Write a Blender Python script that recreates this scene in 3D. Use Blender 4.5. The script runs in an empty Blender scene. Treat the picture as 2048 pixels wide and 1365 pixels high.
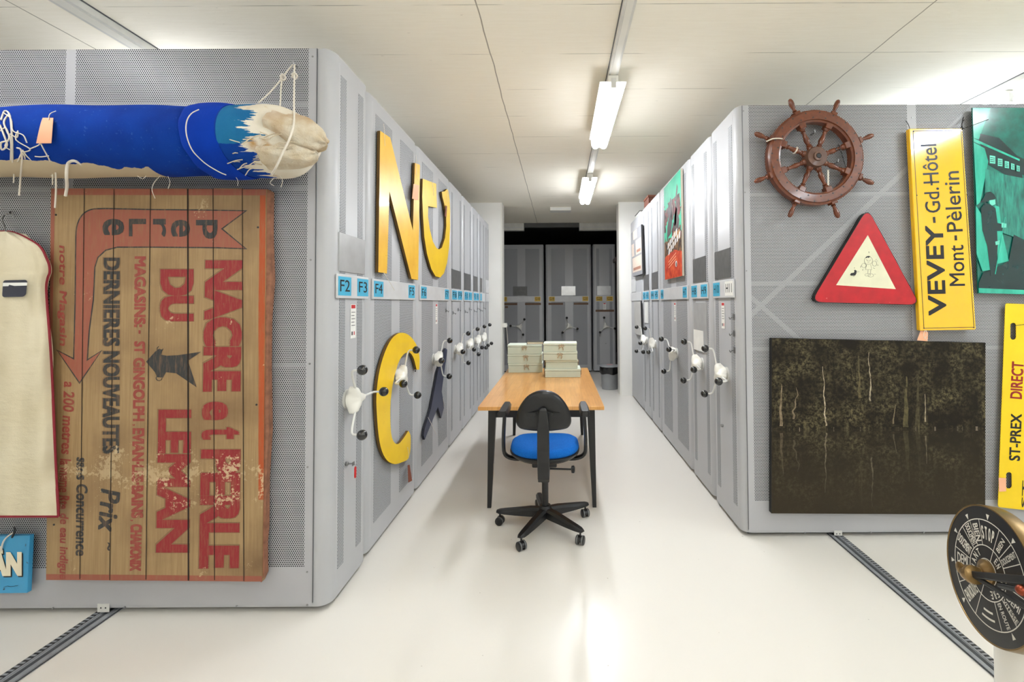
import bpy, bmesh, math, random
from mathutils import Vector, Matrix
random.seed(7)
C = bpy.context.scene.collection
SC = bpy.context.scene
PI = math.pi
V = Vector

# ------------------------------------------------------------------ camera
F = 910.0
PITCH, ROLL = math.radians(1.47), math.radians(0.3)
CAM = V((0, 0, 1.5))
_R = V((1, 0, 0)); _F = V((0, math.cos(PITCH), math.sin(PITCH))); _U = V((0, -math.sin(PITCH), math.cos(PITCH)))
RR = _R*math.cos(ROLL) - _U*math.sin(ROLL); UU = _R*math.sin(ROLL) + _U*math.cos(ROLL)
PX = 1119 - F*RR.y/_F.y; PY = 607 + F*UU.y/_F.y
cd = bpy.data.cameras.new('camera'); cam = bpy.data.objects.new('camera', cd); C.objects.link(cam)
m = Matrix.Identity(4)
for i in range(3):
    m[i][0] = RR[i]; m[i][1] = UU[i]; m[i][2] = -_F[i]; m[i][3] = CAM[i]
cam.matrix_world = m
cd.sensor_width = 36; cd.sensor_fit = 'HORIZONTAL'; cd.lens = F/2048*36
cd.shift_x = (1024-PX)/2048; cd.shift_y = (PY-682.5)/2048
cd.clip_start = 0.02; cd.clip_end = 60
SC.camera = cam

# ------------------------------------------------------------------ view, world
SC.view_settings.view_transform = 'Standard'; SC.view_settings.look = 'None'
SC.view_settings.gamma = 1; SC.view_settings.use_curve_mapping = False
SC.view_settings.exposure = 0.2
w = bpy.data.worlds.new('world'); SC.world = w; w.use_nodes = True
w.node_tree.nodes['Background'].inputs[0].default_value = (0.5, 0.5, 0.5, 1)
w.node_tree.nodes['Background'].inputs[1].default_value = 0.02
SC.cycles.max_bounces = 10; SC.cycles.diffuse_bounces = 7; SC.cycles.glossy_bounces = 4
SC.cycles.sample_clamp_indirect = 8; SC.cycles.use_denoising = True
LAMP_MAIN, LAMP_FAR, LAMP_NEAR, LAMP_SIDE, LAMP_LEFT = 62.0, 104.0, 25.0, 41.0, 21.0        # strengths of the fluorescent lamps

# ------------------------------------------------------------------ measuring helper: a point of the photograph on a real plane
def at(px, py, X=None, Y=None, Z=None):
    d = RR*((px-PX)/F) - UU*((py-PY)/F) + _F
    if X is not None: k = (X-CAM.x)/d.x
    elif Y is not None: k = (Y-CAM.y)/d.y
    else: k = (Z-CAM.z)/d.z
    return CAM + d*k

# ------------------------------------------------------------------ materials
def lin(r, g, b):
    f = lambda c: c/12.92 if c <= 0.04045 else ((c+0.055)/1.055)**2.4
    return (f(r/255), f(g/255), f(b/255), 1)
class NT:
    def __init__(s, name):
        s.m = bpy.data.materials.new(name); s.m.use_nodes = True; s.t = s.m.node_tree
        s.b = s.t.nodes['Principled BSDF']; s._oc = None
    def n(s, kind, **kw):
        x = s.t.nodes.new(kind)
        for k, v in kw.items(): setattr(x, k, v)
        return x
    def put(s, sock, v):
        if v is None: return
        if isinstance(v, bpy.types.NodeSocket): s.t.links.new(v, sock)
        else: sock.default_value = v
    def math(s, op, a, b=None, c=None):
        x = s.n('ShaderNodeMath', operation=op)
        s.put(x.inputs[0], a); s.put(x.inputs[1], b); s.put(x.inputs[2], c)
        return x.outputs[0]
    def mix(s, f, a, b):
        x = s.n('ShaderNodeMix', data_type='RGBA')
        s.put(x.inputs[0], f); s.put(x.inputs[6], a); s.put(x.inputs[7], b)
        return x.outputs[2]
    def obj(s):
        if s._oc is None: s._oc = s.n('ShaderNodeTexCoord').outputs['Object']
        return s._oc
    def xyz(s):
        x = s.n('ShaderNodeSeparateXYZ'); s.put(x.inputs[0], s.obj()); return x.outputs
    def vec(s, x, y, z):
        c = s.n('ShaderNodeCombineXYZ'); s.put(c.inputs[0], x); s.put(c.inputs[1], y); s.put(c.inputs[2], z); return c.outputs[0]
    def scaled(s, sc, off=(0, 0, 0)):
        x = s.n('ShaderNodeMapping'); s.put(x.inputs[0], s.obj()); x.inputs['Scale'].default_value = sc; x.inputs['Location'].default_value = off
        return x.outputs[0]
    def noise(s, vec=None, scale=5, detail=4, rough=0.5):
        x = s.n('ShaderNodeTexNoise'); s.put(x.inputs['Vector'], vec if vec is not None else s.obj())
        x.inputs['Scale'].default_value = scale; x.inputs['Detail'].default_value = detail; x.inputs['Roughness'].default_value = rough
        return x.outputs[0]
    def step(s, v, lo, hi):
        x = s.n('ShaderNodeMapRange'); s.put(x.inputs[0], v); x.inputs[1].default_value = lo; x.inputs[2].default_value = hi
        return x.outputs[0]
    def bump(s, h, strength=0.3, dist=0.01):
        x = s.n('ShaderNodeBump'); s.put(x.inputs['Height'], h); x.inputs['Strength'].default_value = strength; x.inputs['Distance'].default_value = dist
        s.put(s.b.inputs['Normal'], x.outputs[0])
    def base(s, c, rough=0.5, metal=0.0, spec=None, coat=None):
        s.put(s.b.inputs['Base Color'], c); s.put(s.b.inputs['Roughness'], rough); s.put(s.b.inputs['Metallic'], metal)
        if spec is not None: s.put(s.b.inputs['Specular IOR Level'], spec)
        if coat is not None: s.put(s.b.inputs['Coat Weight'], coat); s.b.inputs['Coat Roughness'].default_value = 0.08
        return s.m
_mats = {}
def flat(name, rgb, rough=0.5, metal=0.0, vary=0.06, scale=8, bump=0, bscale=60, spec=None, coat=None):
    if name in _mats: return _mats[name]
    t = NT(name); c = lin(*rgb)
    d = tuple(x*(1-vary*2) for x in c[:3])+(1,)
    nz = t.noise(scale=scale)
    t.base(t.mix(t.step(nz, .35, .7), c, d), rough, metal, spec, coat)
    if bump: t.bump(t.noise(scale=bscale), bump, 0.004)
    _mats[name] = t.m; return t.m
def emit(name, rgb, strength):
    t = NT(name); t.base((0.8, 0.8, 0.8, 1), .4)
    t.b.inputs['Emission Color'].default_value = rgb+(1,); t.b.inputs['Emission Strength'].default_value = strength
    return t.m
def perf(name, axis, rgb, pitch=0.0104, rad=0.315, zlo=None, holes=(8, 8, 9), bands=(), solid=(), rough=0.38):
    """perforated sheet: staggered round holes; bands = lines of the bracing seen behind the holes"""
    t = NT(name); o = t.xyz(); u = o[0] if axis == 'x' else o[1]; v = o[2]
    def grid(du, dv):
        a = t.math('SUBTRACT', t.math('FRACT', t.math('ADD', t.math('DIVIDE', u, pitch), du+50)), .5)
        b = t.math('MULTIPLY', t.math('SUBTRACT', t.math('FRACT', t.math('ADD', t.math('DIVIDE', v, pitch*1.732), dv+50)), .5), 1.732)
        return t.math('SQRT', t.math('ADD', t.math('MULTIPLY', a, a), t.math('MULTIPLY', b, b)))
    d = t.math('MINIMUM', grid(0, 0), grid(.5, .5))
    h = t.math('LESS_THAN', d, rad)
    if zlo is not None: h = t.math('MULTIPLY', h, t.math('GREATER_THAN', v, zlo))
    for a, b in solid:
        ins = t.math('MULTIPLY', t.math('GREATER_THAN', u, a), t.math('LESS_THAN', u, b))
        h = t.math('MULTIPLY', h, t.math('SUBTRACT', 1, ins))
    hc = lin(*holes)
    for (k, c0, hw) in bands:
        dd = t.math('ABSOLUTE', t.math('SUBTRACT', v, t.math('ADD', t.math('MULTIPLY', u, k), c0)))
        hc = t.mix(t.math('LESS_THAN', dd, hw), hc, lin(104, 105, 107))
    nz = t.step(t.noise(scale=2), .3, .7); c = lin(*rgb)
    col = t.mix(nz, c, tuple(x*.94 for x in c[:3])+(1,))
    t.base(t.mix(h, col, hc), t.math('ADD', rough, t.math('MULTIPLY', h, .4)), 0.0)
    _mats[name] = t.m; return t.m

GREY = (176, 177, 180)
M = {}
M['shell'] = flat('grey_enamel', GREY, .42, 0, .02, 3)
M['perf_x'] = perf('perforated_front', 'x', (178, 180, 184), pitch=.0098, rad=.31, holes=(48, 49, 51), rough=.45)
M['plinth'] = flat('dark_plinth', (40, 40, 42), .6)
M['white'] = flat('white_plastic', (226, 224, 216), .35, 0, .02)
M['chrome'] = flat('zinc_screw', (150, 150, 150), .35, .8)
M['rod'] = flat('white_rod', (214, 214, 210), .35)
M['knob'] = flat('black_knob', (9, 9, 10), .12, 0, 0, coat=.6)
M['blue'] = flat('blue_label', (70, 172, 208), .4, 0, .04)
M['yellow_label'] = flat('yellow_label', (214, 176, 62), .45)
M['holder'] = flat('label_holder', (205, 206, 208), .3)
M['ink'] = flat('black_ink', (18, 18, 20), .45)
M['paper'] = flat('white_paper', (232, 232, 228), .6)
M['redink'] = flat('red_ink', (196, 40, 44), .5)
M['darkplate'] = flat('dark_sheet', (112, 112, 112), .35, .3, .1, 20)
M['steel'] = flat('brushed_steel', (205, 206, 206), .3, .75, .05, 12)
M['tape'] = flat('brown_tape', (112, 84, 62), .6, 0, .12, 40)
M['seam'] = flat('seam_line', (96, 97, 100), .5)
M['orange_tag'] = flat('salmon_card', (240, 178, 142), .7, 0, .04)
M['string'] = flat('white_string', (222, 214, 200), .8)
M['black'] = flat('black_plastic', (18, 18, 20), .38, 0, .05)
M['blackmetal'] = flat('black_metal', (20, 20, 21), .45)
M['wire'] = flat('black_wire', (20, 20, 20), .5)

# ------------------------------------------------------------------ objects
def tag(o, label=None, cat=None, group=None, kind=None):
    if label: o['label'] = label
    if cat: o['category'] = cat
    if group: o['group'] = group
    if kind: o['kind'] = kind
    return o
def thing(name, label, cat, loc=(0, 0, 0), rz=0, group=None):
    o = bpy.data.objects.new(name, None); C.objects.link(o); o.empty_display_size = .05
    o.location = loc; o.rotation_euler = (0, 0, rz)
    return tag(o, label, cat, group)
def root_matrix(p):
    mm = Matrix.Identity(4)
    while p is not None:
        mm = Matrix.Translation(p.location) @ p.rotation_euler.to_matrix().to_4x4() @ mm
        p = p.parent
    return mm
def dup(o, parent=None):
    c = o.copy(); C.objects.link(c)
    if parent is not None: c.parent = parent
    for ch in list(o.children): dup(ch, c)
    return c
class MB:
    def __init__(s): s.bm = bmesh.new()
    def box(s, a, b, bevel=0):
        a, b = V(a), V(b)
        r = bmesh.ops.create_cube(s.bm, size=1)
        for v in r['verts']: v.co = V(((a.x+b.x)/2+v.co.x*(b.x-a.x), (a.y+b.y)/2+v.co.y*(b.y-a.y), (a.z+b.z)/2+v.co.z*(b.z-a.z)))
        if bevel:
            es = set(e for v in r['verts'] for e in v.link_edges)
            bmesh.ops.bevel(s.bm, geom=list(es), offset=bevel, segments=2, affect='EDGES', profile=.5)
        return s
    def prism(s, pts, vec, cap=True):
        pts = [V(p) for p in pts]; vec = V(vec)
        a = [s.bm.verts.new(p) for p in pts]; b = [s.bm.verts.new(p+vec) for p in pts]
        n = len(pts)
        s.bm.faces.new(a); s.bm.faces.new(b[::-1])
        for i in range(n): s.bm.faces.new((a[i], b[i], b[(i+1) % n], a[(i+1) % n]))
        return s
    def sheet(s, pts):
        s.bm.faces.new([s.bm.verts.new(V(p)) for p in pts]); return s
    def loft(s, rings, close=True, cap=True):
        rv = [[s.bm.verts.new(V(p)) for p in r] for r in rings]
        n = len(rv[0])
        for i in range(len(rv)-1):
            for j in range(n if close else n-1):
                k = (j+1) % n
                s.bm.faces.new((rv[i][j], rv[i][k], rv[i+1][k], rv[i+1][j]))
        if cap and close:
            s.bm.faces.new(rv[0][::-1]); s.bm.faces.new(rv[-1])
        return s
    def tube(s, path, r, seg=8, radii=None):
        path = [V(p) for p in path]; rings = []
        prev = None
        for i, p in enumerate(path):
            t = (path[min(i+1, len(path)-1)] - path[max(i-1, 0)])
            if t.length < 1e-9: t = V((0, 0, 1))
            t.normalize()
            if prev is None:
                a = t.orthogonal().normalized()
            else:
                a = prev - t*prev.dot(t)
                a = a.normalized() if a.length > 1e-6 else t.orthogonal().normalized()
            prev = a; b = t.cross(a); rr = radii[i] if radii else r
            rings.append([p + a*rr*math.cos(2*PI*j/seg) + b*rr*math.sin(2*PI*j/seg) for j in range(seg)])
        return s.loft(rings)
    def lathe(s, o, axis, prof, seg=24, cap=True):
        o, ax = V(o), V(axis).normalized(); a = ax.orthogonal().normalized(); b = ax.cross(a)
        return s.loft([[o + ax*h + (a*math.cos(2*PI*j/seg)+b*math.sin(2*PI*j/seg))*max(r, 1e-5) for j in range(seg)] for r, h in prof], cap=cap)
    def ball(s, c, r, seg=16, sc=(1, 1, 1)):
        x = bmesh.ops.create_uvsphere(s.bm, u_segments=seg, v_segments=max(6, seg//2), radius=r)
        for v in x['verts']: v.co = V((v.co.x*sc[0], v.co.y*sc[1], v.co.z*sc[2])) + V(c)
        return s
    def build(s, name, mat, parent=None, smooth=None, world=False, bevel=0):
        bm = s.bm
        bmesh.ops.recalc_face_normals(bm, faces=bm.faces)
        if world and parent is not None:
            inv = root_matrix(parent).inverted()
            bmesh.ops.transform(bm, matrix=inv, verts=bm.verts)
        me = bpy.data.meshes.new(name); bm.to_mesh(me); bm.free()
        if mat is not None: me.materials.append(mat)
        o = bpy.data.objects.new(name, me); C.objects.link(o)
        if parent is not None: o.parent = parent
        if bevel:
            md = o.modifiers.new('bevel', 'BEVEL'); md.width = bevel; md.segments = 2; md.limit_method = 'ANGLE'
        if smooth:
            for p in me.polygons: p.use_smooth = True
            me.set_sharp_from_angle(angle=math.radians(smooth))
        return o
def spline(pts, n=8):
    """Catmull-Rom through the points"""
    p = [V(x) for x in pts]
    if len(p) < 3: return p
    q = [p[0]*2-p[1]] + p + [p[-1]*2-p[-2]]; out = []
    for i in range(1, len(q)-2):
        for k in range(n):
            t = k/n; a, b, c, d = q[i-1], q[i], q[i+1], q[i+2]
            out.append(.5*((2*b)+(c-a)*t+(2*a-5*b+4*c-d)*t*t+(3*b-a-3*c+d)*t**3))
    return out+[p[-1]]

_txt = {}
def glyphs(text, bold=0.0):
    """flat letter outlines: vertices in a 0..1 box, and faces"""
    key = (text, bold)
    if key in _txt: return _txt[key]
    cu = bpy.data.curves.new('t', 'FONT'); cu.body = text; cu.size = 1; cu.offset = bold; cu.resolution_u = 3
    o = bpy.data.objects.new('t', cu); C.objects.link(o)
    dg = bpy.context.evaluated_depsgraph_get(); dg.update()
    me = o.evaluated_get(dg).to_mesh()
    vs = [v.co.copy() for v in me.vertices]; fs = [tuple(p.vertices) for p in me.polygons]
    o.evaluated_get(dg).to_mesh_clear()
    bpy.data.objects.remove(o); bpy.data.curves.remove(cu)
    x0 = min(v.x for v in vs); x1 = max(v.x for v in vs); y0 = min(v.y for v in vs); y1 = max(v.y for v in vs)
    vs = [((v.x-x0)/(x1-x0), (v.y-y0)/(y1-y0)) for v in vs]
    _txt[key] = (vs, fs); return _txt[key]
def letters(parent, text, A, B, Cc, mat, bold=.02, name='lettering', world=True, shear=0.0, mb=None):
    """text filling the parallelogram with baseline A->B and left side A->C; heavy strokes by swelling the outline"""
    A, B, Cc = V(A), V(B), V(Cc); vs, fs = glyphs(text, 0.0)
    k = mb or MB(); fat = max(0, bold-.004)*(Cc-A).length
    U_, W_ = (B-A).normalized(), (Cc-A).normalized()
    A, B, Cc = A+U_*fat+W_*fat, B-U_*fat+W_*fat, Cc+U_*fat-W_*fat
    offs = [V((0, 0, 0))] + ([U_*fat*a_+W_*fat*b_ for a_, b_ in ((1, 1), (1, -1), (-1, 1), (-1, -1), (1, 0), (-1, 0), (0, 1), (0, -1))] if fat > 0 else [])
    nn = (U_.cross(W_))*.000012
    for qi, of in enumerate(offs):
        bv = [k.bm.verts.new(A + of + nn*qi + (B-A)*(x+shear*y) + (Cc-A)*y) for x, y in vs]
        for f in fs:
            try: k.bm.faces.new([bv[i] for i in f])
            except ValueError: pass
    if mb is None: return k.build(name, mat, parent, world=world)

# ------------------------------------------------------------------ the setting
HC = 3.154          # ceiling height
YB = 7.41           # front of the wall with the opening
XL, XR, H = -1.14, 1.163, 2.79
def struct(name, mb, mat): return tag(mb.build(name, mat), kind='structure')
t = NT('epoxy_floor'); nz = t.noise(scale=.8, detail=2); sp = t.noise(scale=55, detail=2)
col = t.mix(nz, lin(222, 219, 212), lin(218, 214, 207))
spk = t.step(t.noise(scale=34, detail=1), .80, .83)
col = t.mix(t.math('MULTIPLY', spk, .45), col, lin(120, 108, 92))
t.base(col, .27, spec=.45)
M['floor'] = t.m
struct('floor', MB().box((-5, -6, -.1), (5, 14, 0)), M['floor'])
t = NT('painted_concrete'); o = t.xyz()
def joint(v, off, per, hw):
    fr = t.math('FRACT', t.math('ADD', t.math('DIVIDE', t.math('SUBTRACT', v, off), per), 40.5))
    return t.math('LESS_THAN', t.math('ABSOLUTE', t.math('SUBTRACT', fr, .5)), hw/per)
wob = t.math('MULTIPLY', t.math('SUBTRACT', t.noise(scale=3), .5), .02)
jx = joint(t.math('ADD', o[0], wob), -.45, 2.53, .004); jy = joint(t.math('ADD', o[1], t.math('MULTIPLY', wob, .4)), 2.475, .5, .0022)
broken = t.step(t.noise(t.scaled((.7, 2, 1)), scale=2.2, detail=3), .47, .56)
j = t.math('MAXIMUM', t.math('MULTIPLY', jx, .75), t.math('MULTIPLY', t.math('MULTIPLY', jy, broken), .7))
grain = t.step(t.noise(t.scaled((1.2, 14, 1)), scale=3.5, detail=8, rough=.65), .25, .8)
pit = t.step(t.noise(t.scaled((6, 22, 1)), scale=3.2, detail=3), .73, .8)
col = t.mix(grain, lin(246, 241, 228), lin(240, 234, 219))
col = t.mix(t.math('MULTIPLY', pit, .45), col, lin(128, 120, 106))
t.base(t.mix(j, col, lin(120, 113, 100)), .8); t.bump(grain, .12, .01); M['ceiling'] = t.m
struct('ceiling', MB().box((-5, -6, HC), (5, 9.36, HC+.1)), M['ceiling'])
M['wall'] = flat('white_wall', (232, 231, 227), .75, 0, .02, 3, bump=.06, bscale=40)
M['farwall'] = flat('shade_dark_wall', (46, 46, 48), .9)  # dark colour stands in for the unlit void above the far units
OL, OR = at(1004, 560, Y=YB).x, at(1238.5, 560, Y=YB).x
struct('wall_back_left', MB().box((-5, YB, 0), (OL, YB+.26, HC)), M['wall'])
struct('wall_back_right', MB().box((OR, YB, 0), (5, YB+.26, HC)), M['wall'])
struct('wall_left', MB().box((-5.1, -6, 0), (-5, 14, HC)), M['wall'])
struct('wall_right', MB().box((5, -6, 0), (5.1, 14, HC)), M['wall'])
struct('wall_front', MB().box((-5, -6.1, 0), (5, -6, HC)), M['wall'])
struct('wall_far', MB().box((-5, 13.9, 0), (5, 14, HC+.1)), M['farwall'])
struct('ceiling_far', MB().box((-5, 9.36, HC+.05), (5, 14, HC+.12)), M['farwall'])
# thin joint line in the right pier and the corner trim of the opening
struct('trim_1', MB().box((OL-.02, YB-.006, 0), (OL+.004, YB+.262, HC-.002)), M['white'])
struct('trim_2', MB().box((OR-.004, YB-.006, 0), (OR+.02, YB+.262, HC-.002)), M['white'])

# ------------------------------------------------------------------ light lines
M['trunk'] = flat('grey_trunking', (212, 211, 206), .45)
def trunking(x, y0, y1, label, wdt=.066, hgt=.045):
    o = thing('light_trunking', label, 'trunking', (x, (y0+y1)/2, HC-hgt), 0, 'light trunking on the ceiling')
    L = (y1-y0)/2; h = wdt/2
    MB().prism([(-h, -L, 0), (h, -L, 0), (h, -L, hgt-.001), (-h, -L, hgt-.001)], (0, 2*L, 0)).build('channel', M['trunk'], o)
    MB().box((-h*.55, -L, -.003), (h*.55, L, 0)).build('cover_strip', M['white'], o)
    MB().box((-h-.006, -L, hgt-.006), (h+.006, L, hgt-.0005)).build('flange', M['seam'], o)
    return o
LG = 1.16
def lamp(x, y0, mat, label, refl=False):
    """twin-lobed diffuser under a white batten; lit"""
    z = HC-.045
    o = thing('fluorescent_lamp', label, 'lamp', (x, y0, z), 0, 'fluorescent lamps on the ceiling')
    MB().box((-.035, 0, -.055), (.035, LG, -.004)).build('batten', M['white'], o, bevel=.004)
    prof = [(-.078, -.05)]
    for c in (-.038, .038):
        for k in range(9):
            a = PI - PI*k/8
            prof.append((c + .04*math.cos(a), -.085-.055*math.sin(a)))
    prof += [(.078, -.05), (.036, -.05), (.036, -.075), (-.036, -.075), (-.036, -.05)]
    if refl: MB().box((-.095, .01, -.048), (.095, LG-.01, -.0445)).build('added_reflector', M['white'], o)  # plate added to keep the aisle lamps' light off the ceiling
    df = MB().prism([(px_, .02, z_) for px_, z_ in prof], (0, LG-.04, 0)).build('diffuser', mat, o)
    side = bpy.data.materials.get(mat.name+'_side')
    if side is None: side = emit(mat.name+'_side', tuple(mat.node_tree.nodes['Principled BSDF'].inputs['Emission Color'].default_value)[:3], mat.node_tree.nodes['Principled BSDF'].inputs['Emission Strength'].default_value*(.11 if refl else .5))
    df.data.materials.append(side)
    for p_ in df.data.polygons:
        if p_.center.z > (-.122 if refl else -.098): p_.material_index = 1
    for yy in (0, LG):
        MB().box((-.018, yy-.012 if yy == 0 else yy-.004, -.10), (.018, yy+.004 if yy == 0 else yy+.012, -.03)).build('end_bracket', M['trunk'], o)
    return o
WARM, COOL = (.93, .96, 1.0), (.85, .935, 1.0)
mm_ = emit('warm_tube', WARM, LAMP_MAIN); mf_ = emit('far_tube', WARM, LAMP_FAR); mn_ = emit('near_tube', WARM, LAMP_NEAR); ms_ = emit('cool_tube', COOL, LAMP_SIDE); ml_ = emit('left_tube', WARM, LAMP_LEFT)
XC, XRT, XLT = .388, 3.43, -2.63
trunking(XC, -5.8, 7.0, 'long grey light trunking along the ceiling above the aisle and table')
trunking(XRT, -5.8, 7.0, 'light trunking on the ceiling above the right shelving block', .12)
trunking(XLT, -5.8, 7.0, 'empty light trunking on the ceiling above the left shelving block', .105)
lamp(XC, 3.16, mm_, 'larger, nearer lit fluorescent lamp over the aisle', True)
lamp(XC, 5.60, mf_, 'smaller, farther lit fluorescent lamp near the opening', True)
lamp(XC, .72, mn_, 'lit fluorescent lamp overhead, just out of view above the camera')
lamp(XC, -1.7, mn_, 'lit fluorescent lamp behind the camera in line with the aisle')
lamp(XRT, 3.42, ms_, 'lit fluorescent lamp behind the top of the right shelving block')
lamp(XRT, .98, ms_, 'lit fluorescent lamp on the right in front of the shelving block')
lamp(XRT, -1.46, ms_, 'lit fluorescent lamp on the right, behind the camera')
lamp(XLT, .62, ml_, 'lit fluorescent lamp on the left in front of the shelving block')
lamp(XLT, -1.7, ml_, 'lit fluorescent lamp on the left, behind the camera')
lamp(XC, -4.2, mn_, 'added unseen fluorescent lamp farthest behind the camera in line with the aisle')  # out of view, added for more light on the ceiling
lamp(XRT, -4.0, ms_, 'added unseen fluorescent lamp on the right, farthest behind the camera')  # likewise an unseen lamp added for ceiling light
lamp(XLT, 3.08, mn_, 'added unseen fluorescent lamp above the left shelving block')  # added behind the shelving to brighten the left part of the ceiling
lamp(XLT, -4.2, ml_, 'added unseen fluorescent lamp on the left, farthest behind the camera')  # third unseen rear lamp, added to lift the ceiling light

# ------------------------------------------------------------------ shelving units (local: x along the face, y into the unit, z up)
def handwheel(parent, cx, cz, rot, R=.19, d_out=.125):
    """white three-lobed hub, three bent rods and three black ball knobs"""
    k = MB(); rings = []
    seg = 36
    for d, base, lobe in ((.002, .042, 0), (.018, .042, 0), (.02, .052, .004), (.035, .05, .03), (.06, .036, .044), (.075, .028, .042), (.084, .014, .024)):
        rg = []
        for j in range(seg):
            a = 2*PI*j/seg; l = max(0, math.cos(1.5*((a-rot+PI/3*1) % (2*PI/3) - PI/3)))**5
            r = base+lobe*l
            rg.append((cx+r*math.cos(a), -d, cz+r*math.sin(a)))
        rings.append(rg)
    hub = k.loft(rings).build('handwheel', M['white'], parent, smooth=50)
    MB().lathe((cx, 0, cz), (0, -1, 0), [(.05, .0005), (.05, .012), (.046, .014)], 24).build('hub_plate', M['trunk'], hub, smooth=40)
    for i in range(3):
        a = rot+2*PI*i/3; u = V((math.cos(a), 0, math.sin(a)))
        c = V((cx, 0, cz)); out = V((0, -1, 0))
        path = [c+u*.06+out*.062, c+u*(R-.035)+out*.066, c+u*(R-.012)+out*.070, c+u*(R-.002)+out*.08, c+u*R+out*(d_out-.018)]
        MB().tube(path, .0062, 8).build('rod', M['rod'], hub, smooth=60)
        MB().ball(c+u*R+out*d_out, .0265, 20).build('knob', M['knob'], hub, smooth=180)
    return hub
def lock(parent, x, z):
    MB().lathe((x, 0, z), (0, -1, 0), [(.011, .0005), (.011, .012), (.008, .015)], 14).build('lock', M['chrome'], parent, smooth=40)
def plan(wd, r, depth, n=6):
    pts = [(0, depth)]
    for k in range(n+1):
        a = PI - (PI/2)*(-k/n) ; a = PI + (PI/2)*k/n
        pts.append((r+r*math.cos(a), r+r*math.sin(a)))
    for k in range(n+1):
        a = 1.5*PI + (PI/2)*k/n
        pts.append((wd-r+r*math.cos(a), r+r*math.sin(a)))
    pts.append((wd, depth))
    return pts
def unit(label, wd, loc, rz, marks=(), wheel=None, wide=False, sheet=None, sticker=None, r=.05, depth=2.55, group=None, holder=None, blank=False, holder_span=None):
    o = thing('mobile_shelving', label, 'shelving', loc, rz, group)
    p = plan(wd, r, depth)
    k = MB(); b = .008
    cxm = wd/2
    def sc(q, ins):
        return [(max(ins, min(wd-ins, x)) if not (0 < x < wd) else x, y+ins*max(0, 1-y/r) if y < r else y) for x, y in q]
    k.loft([[(x, y, .028) for x, y in p], [(x, y, H-b) for x, y in p], [(x, y, H-b*.3) for x, y in sc(p, b*.3)], [(x, y, H) for x, y in sc(p, b)]])
    k.build('body', M['shell'], o, smooth=35)
    MB().box((.05, .05, 0), (wd-.05, depth, .026)).build('plinth', M['plinth'], o)
    # pressed edge lines beside the face
    for x in (r+.012, wd-r-.012):
        MB().box((x-.0012, -.0008, .10), (x+.0012, .002, H-.04)).build('edge_bead', M['holder'], o)
    if wide: st = [(.115*wd+.01, .425*wd), (.60*wd, .905*wd)]
    else: st = [(r+.024, r+.024+.062), (wd-r-.024-.062, wd-r-.024)]
    if not blank:
        for a, c in st:
            MB().box((a, -.0015, .16), (c, .002, H-.095)).build('perforated_strip', M['perf_x'], o)
    # label holder with number cards
    if holder != 'none':
        h0, h1 = holder_span or (r+.005, wd-r-.005)
        MB().box((h0, -.012, 1.532), (h1, -.0016, 1.656)).build('label_holder', M['holder'], o, bevel=.002)
        for (txt, u0, u1, mk, ink) in marks:
            a = h0+(h1-h0)*u0; c = h0+(h1-h0)*u1
            cd_ = MB().box((a, -.0135, 1.546), (c, -.012, 1.644)).build('number_card', M[mk], o)
            if txt:
                mx = (c-a)*.12
                letters(cd_, txt, (a+mx, -.0139, 1.567), (c-mx, -.0139, 1.567), (a+mx, -.0139, 1.628), M['ink'], .012, world=False)
    if sheet:
        mk, a, c = sheet
        MB().box((a, -.006, 1.672), (c, -.0016, 1.872)).build('cover_sheet', M[mk], o)
    if sticker is not None:
        x = sticker
        st_ = MB().box((x-.032, -.0022, 1.315), (x+.032, -.0016, 1.50)).build('notice', M['paper'], o)
        MB().box((x-.024, -.0028, 1.478), (x+.024, -.0022, 1.497)).build('red_heading', M['redink'], st_)
        for q in range(5):
            MB().box((x-.022, -.0026, 1.455-q*.018), (x+.022-.008*(q % 2), -.0022, 1.459-q*.018)).build('text_line', M['seam'], st_)
        MB().box((x-.02, -.0026, 1.332), (x-.006, -.0022, 1.352)).build('pictogram', M['ink'], st_)
        MB().box((x+.007, -.0026, 1.332), (x+.017, -.0022, 1.352)).build('pictogram', M['redink'], st_)
    if wheel:
        handwheel(o, wheel[0], 1.0, math.radians(wheel[1]))
    return o
def two(a, b, kind='blue', u=.36): return [(a, 0.02, u, kind, 1), (b, 1-u, .98, kind, 1)]
GL, GRR, GG = 'grey mobile shelving units of the left row', 'grey mobile shelving units of the right row', 'grey mobile shelving units beyond the opening'
LB = [2.2545, 2.692, 3.645, 4.735, 5.365, 5.955, 6.455, 6.985, YB-.004]
def left(i, x, **kw):
    y0 = LB[i]+(.007 if i else 0)
    return unit(kw.pop('label'), LB[i+1]-y0, (x, y0, 0), PI/2, group=GL, **kw)
uA = left(0, XL+.008, label='first grey unit of the left row, numbered F2 and F3, with the red key tag', marks=two('F2', 'F3', u=.4), wheel=(.17, 0), sheet=('steel', .07, .375), sticker=.24, r=.06, holder_span=(.04, .415))
lock(uA, .165, .66)
uB = left(1, XL-.006, label='wide grey unit numbered F4 and F5 behind the yellow letters N and C', marks=two('F4', 'F5', u=.2), wheel=(.47, 66), wide=True, r=.06)
uC = left(2, XL-.006, label='wide grey unit numbered F6 and F7 behind the navy letter and curled yellow letter', marks=two('F6', 'F7', u=.18), wheel=(.48, 57), wide=True, sticker=.58)
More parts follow.
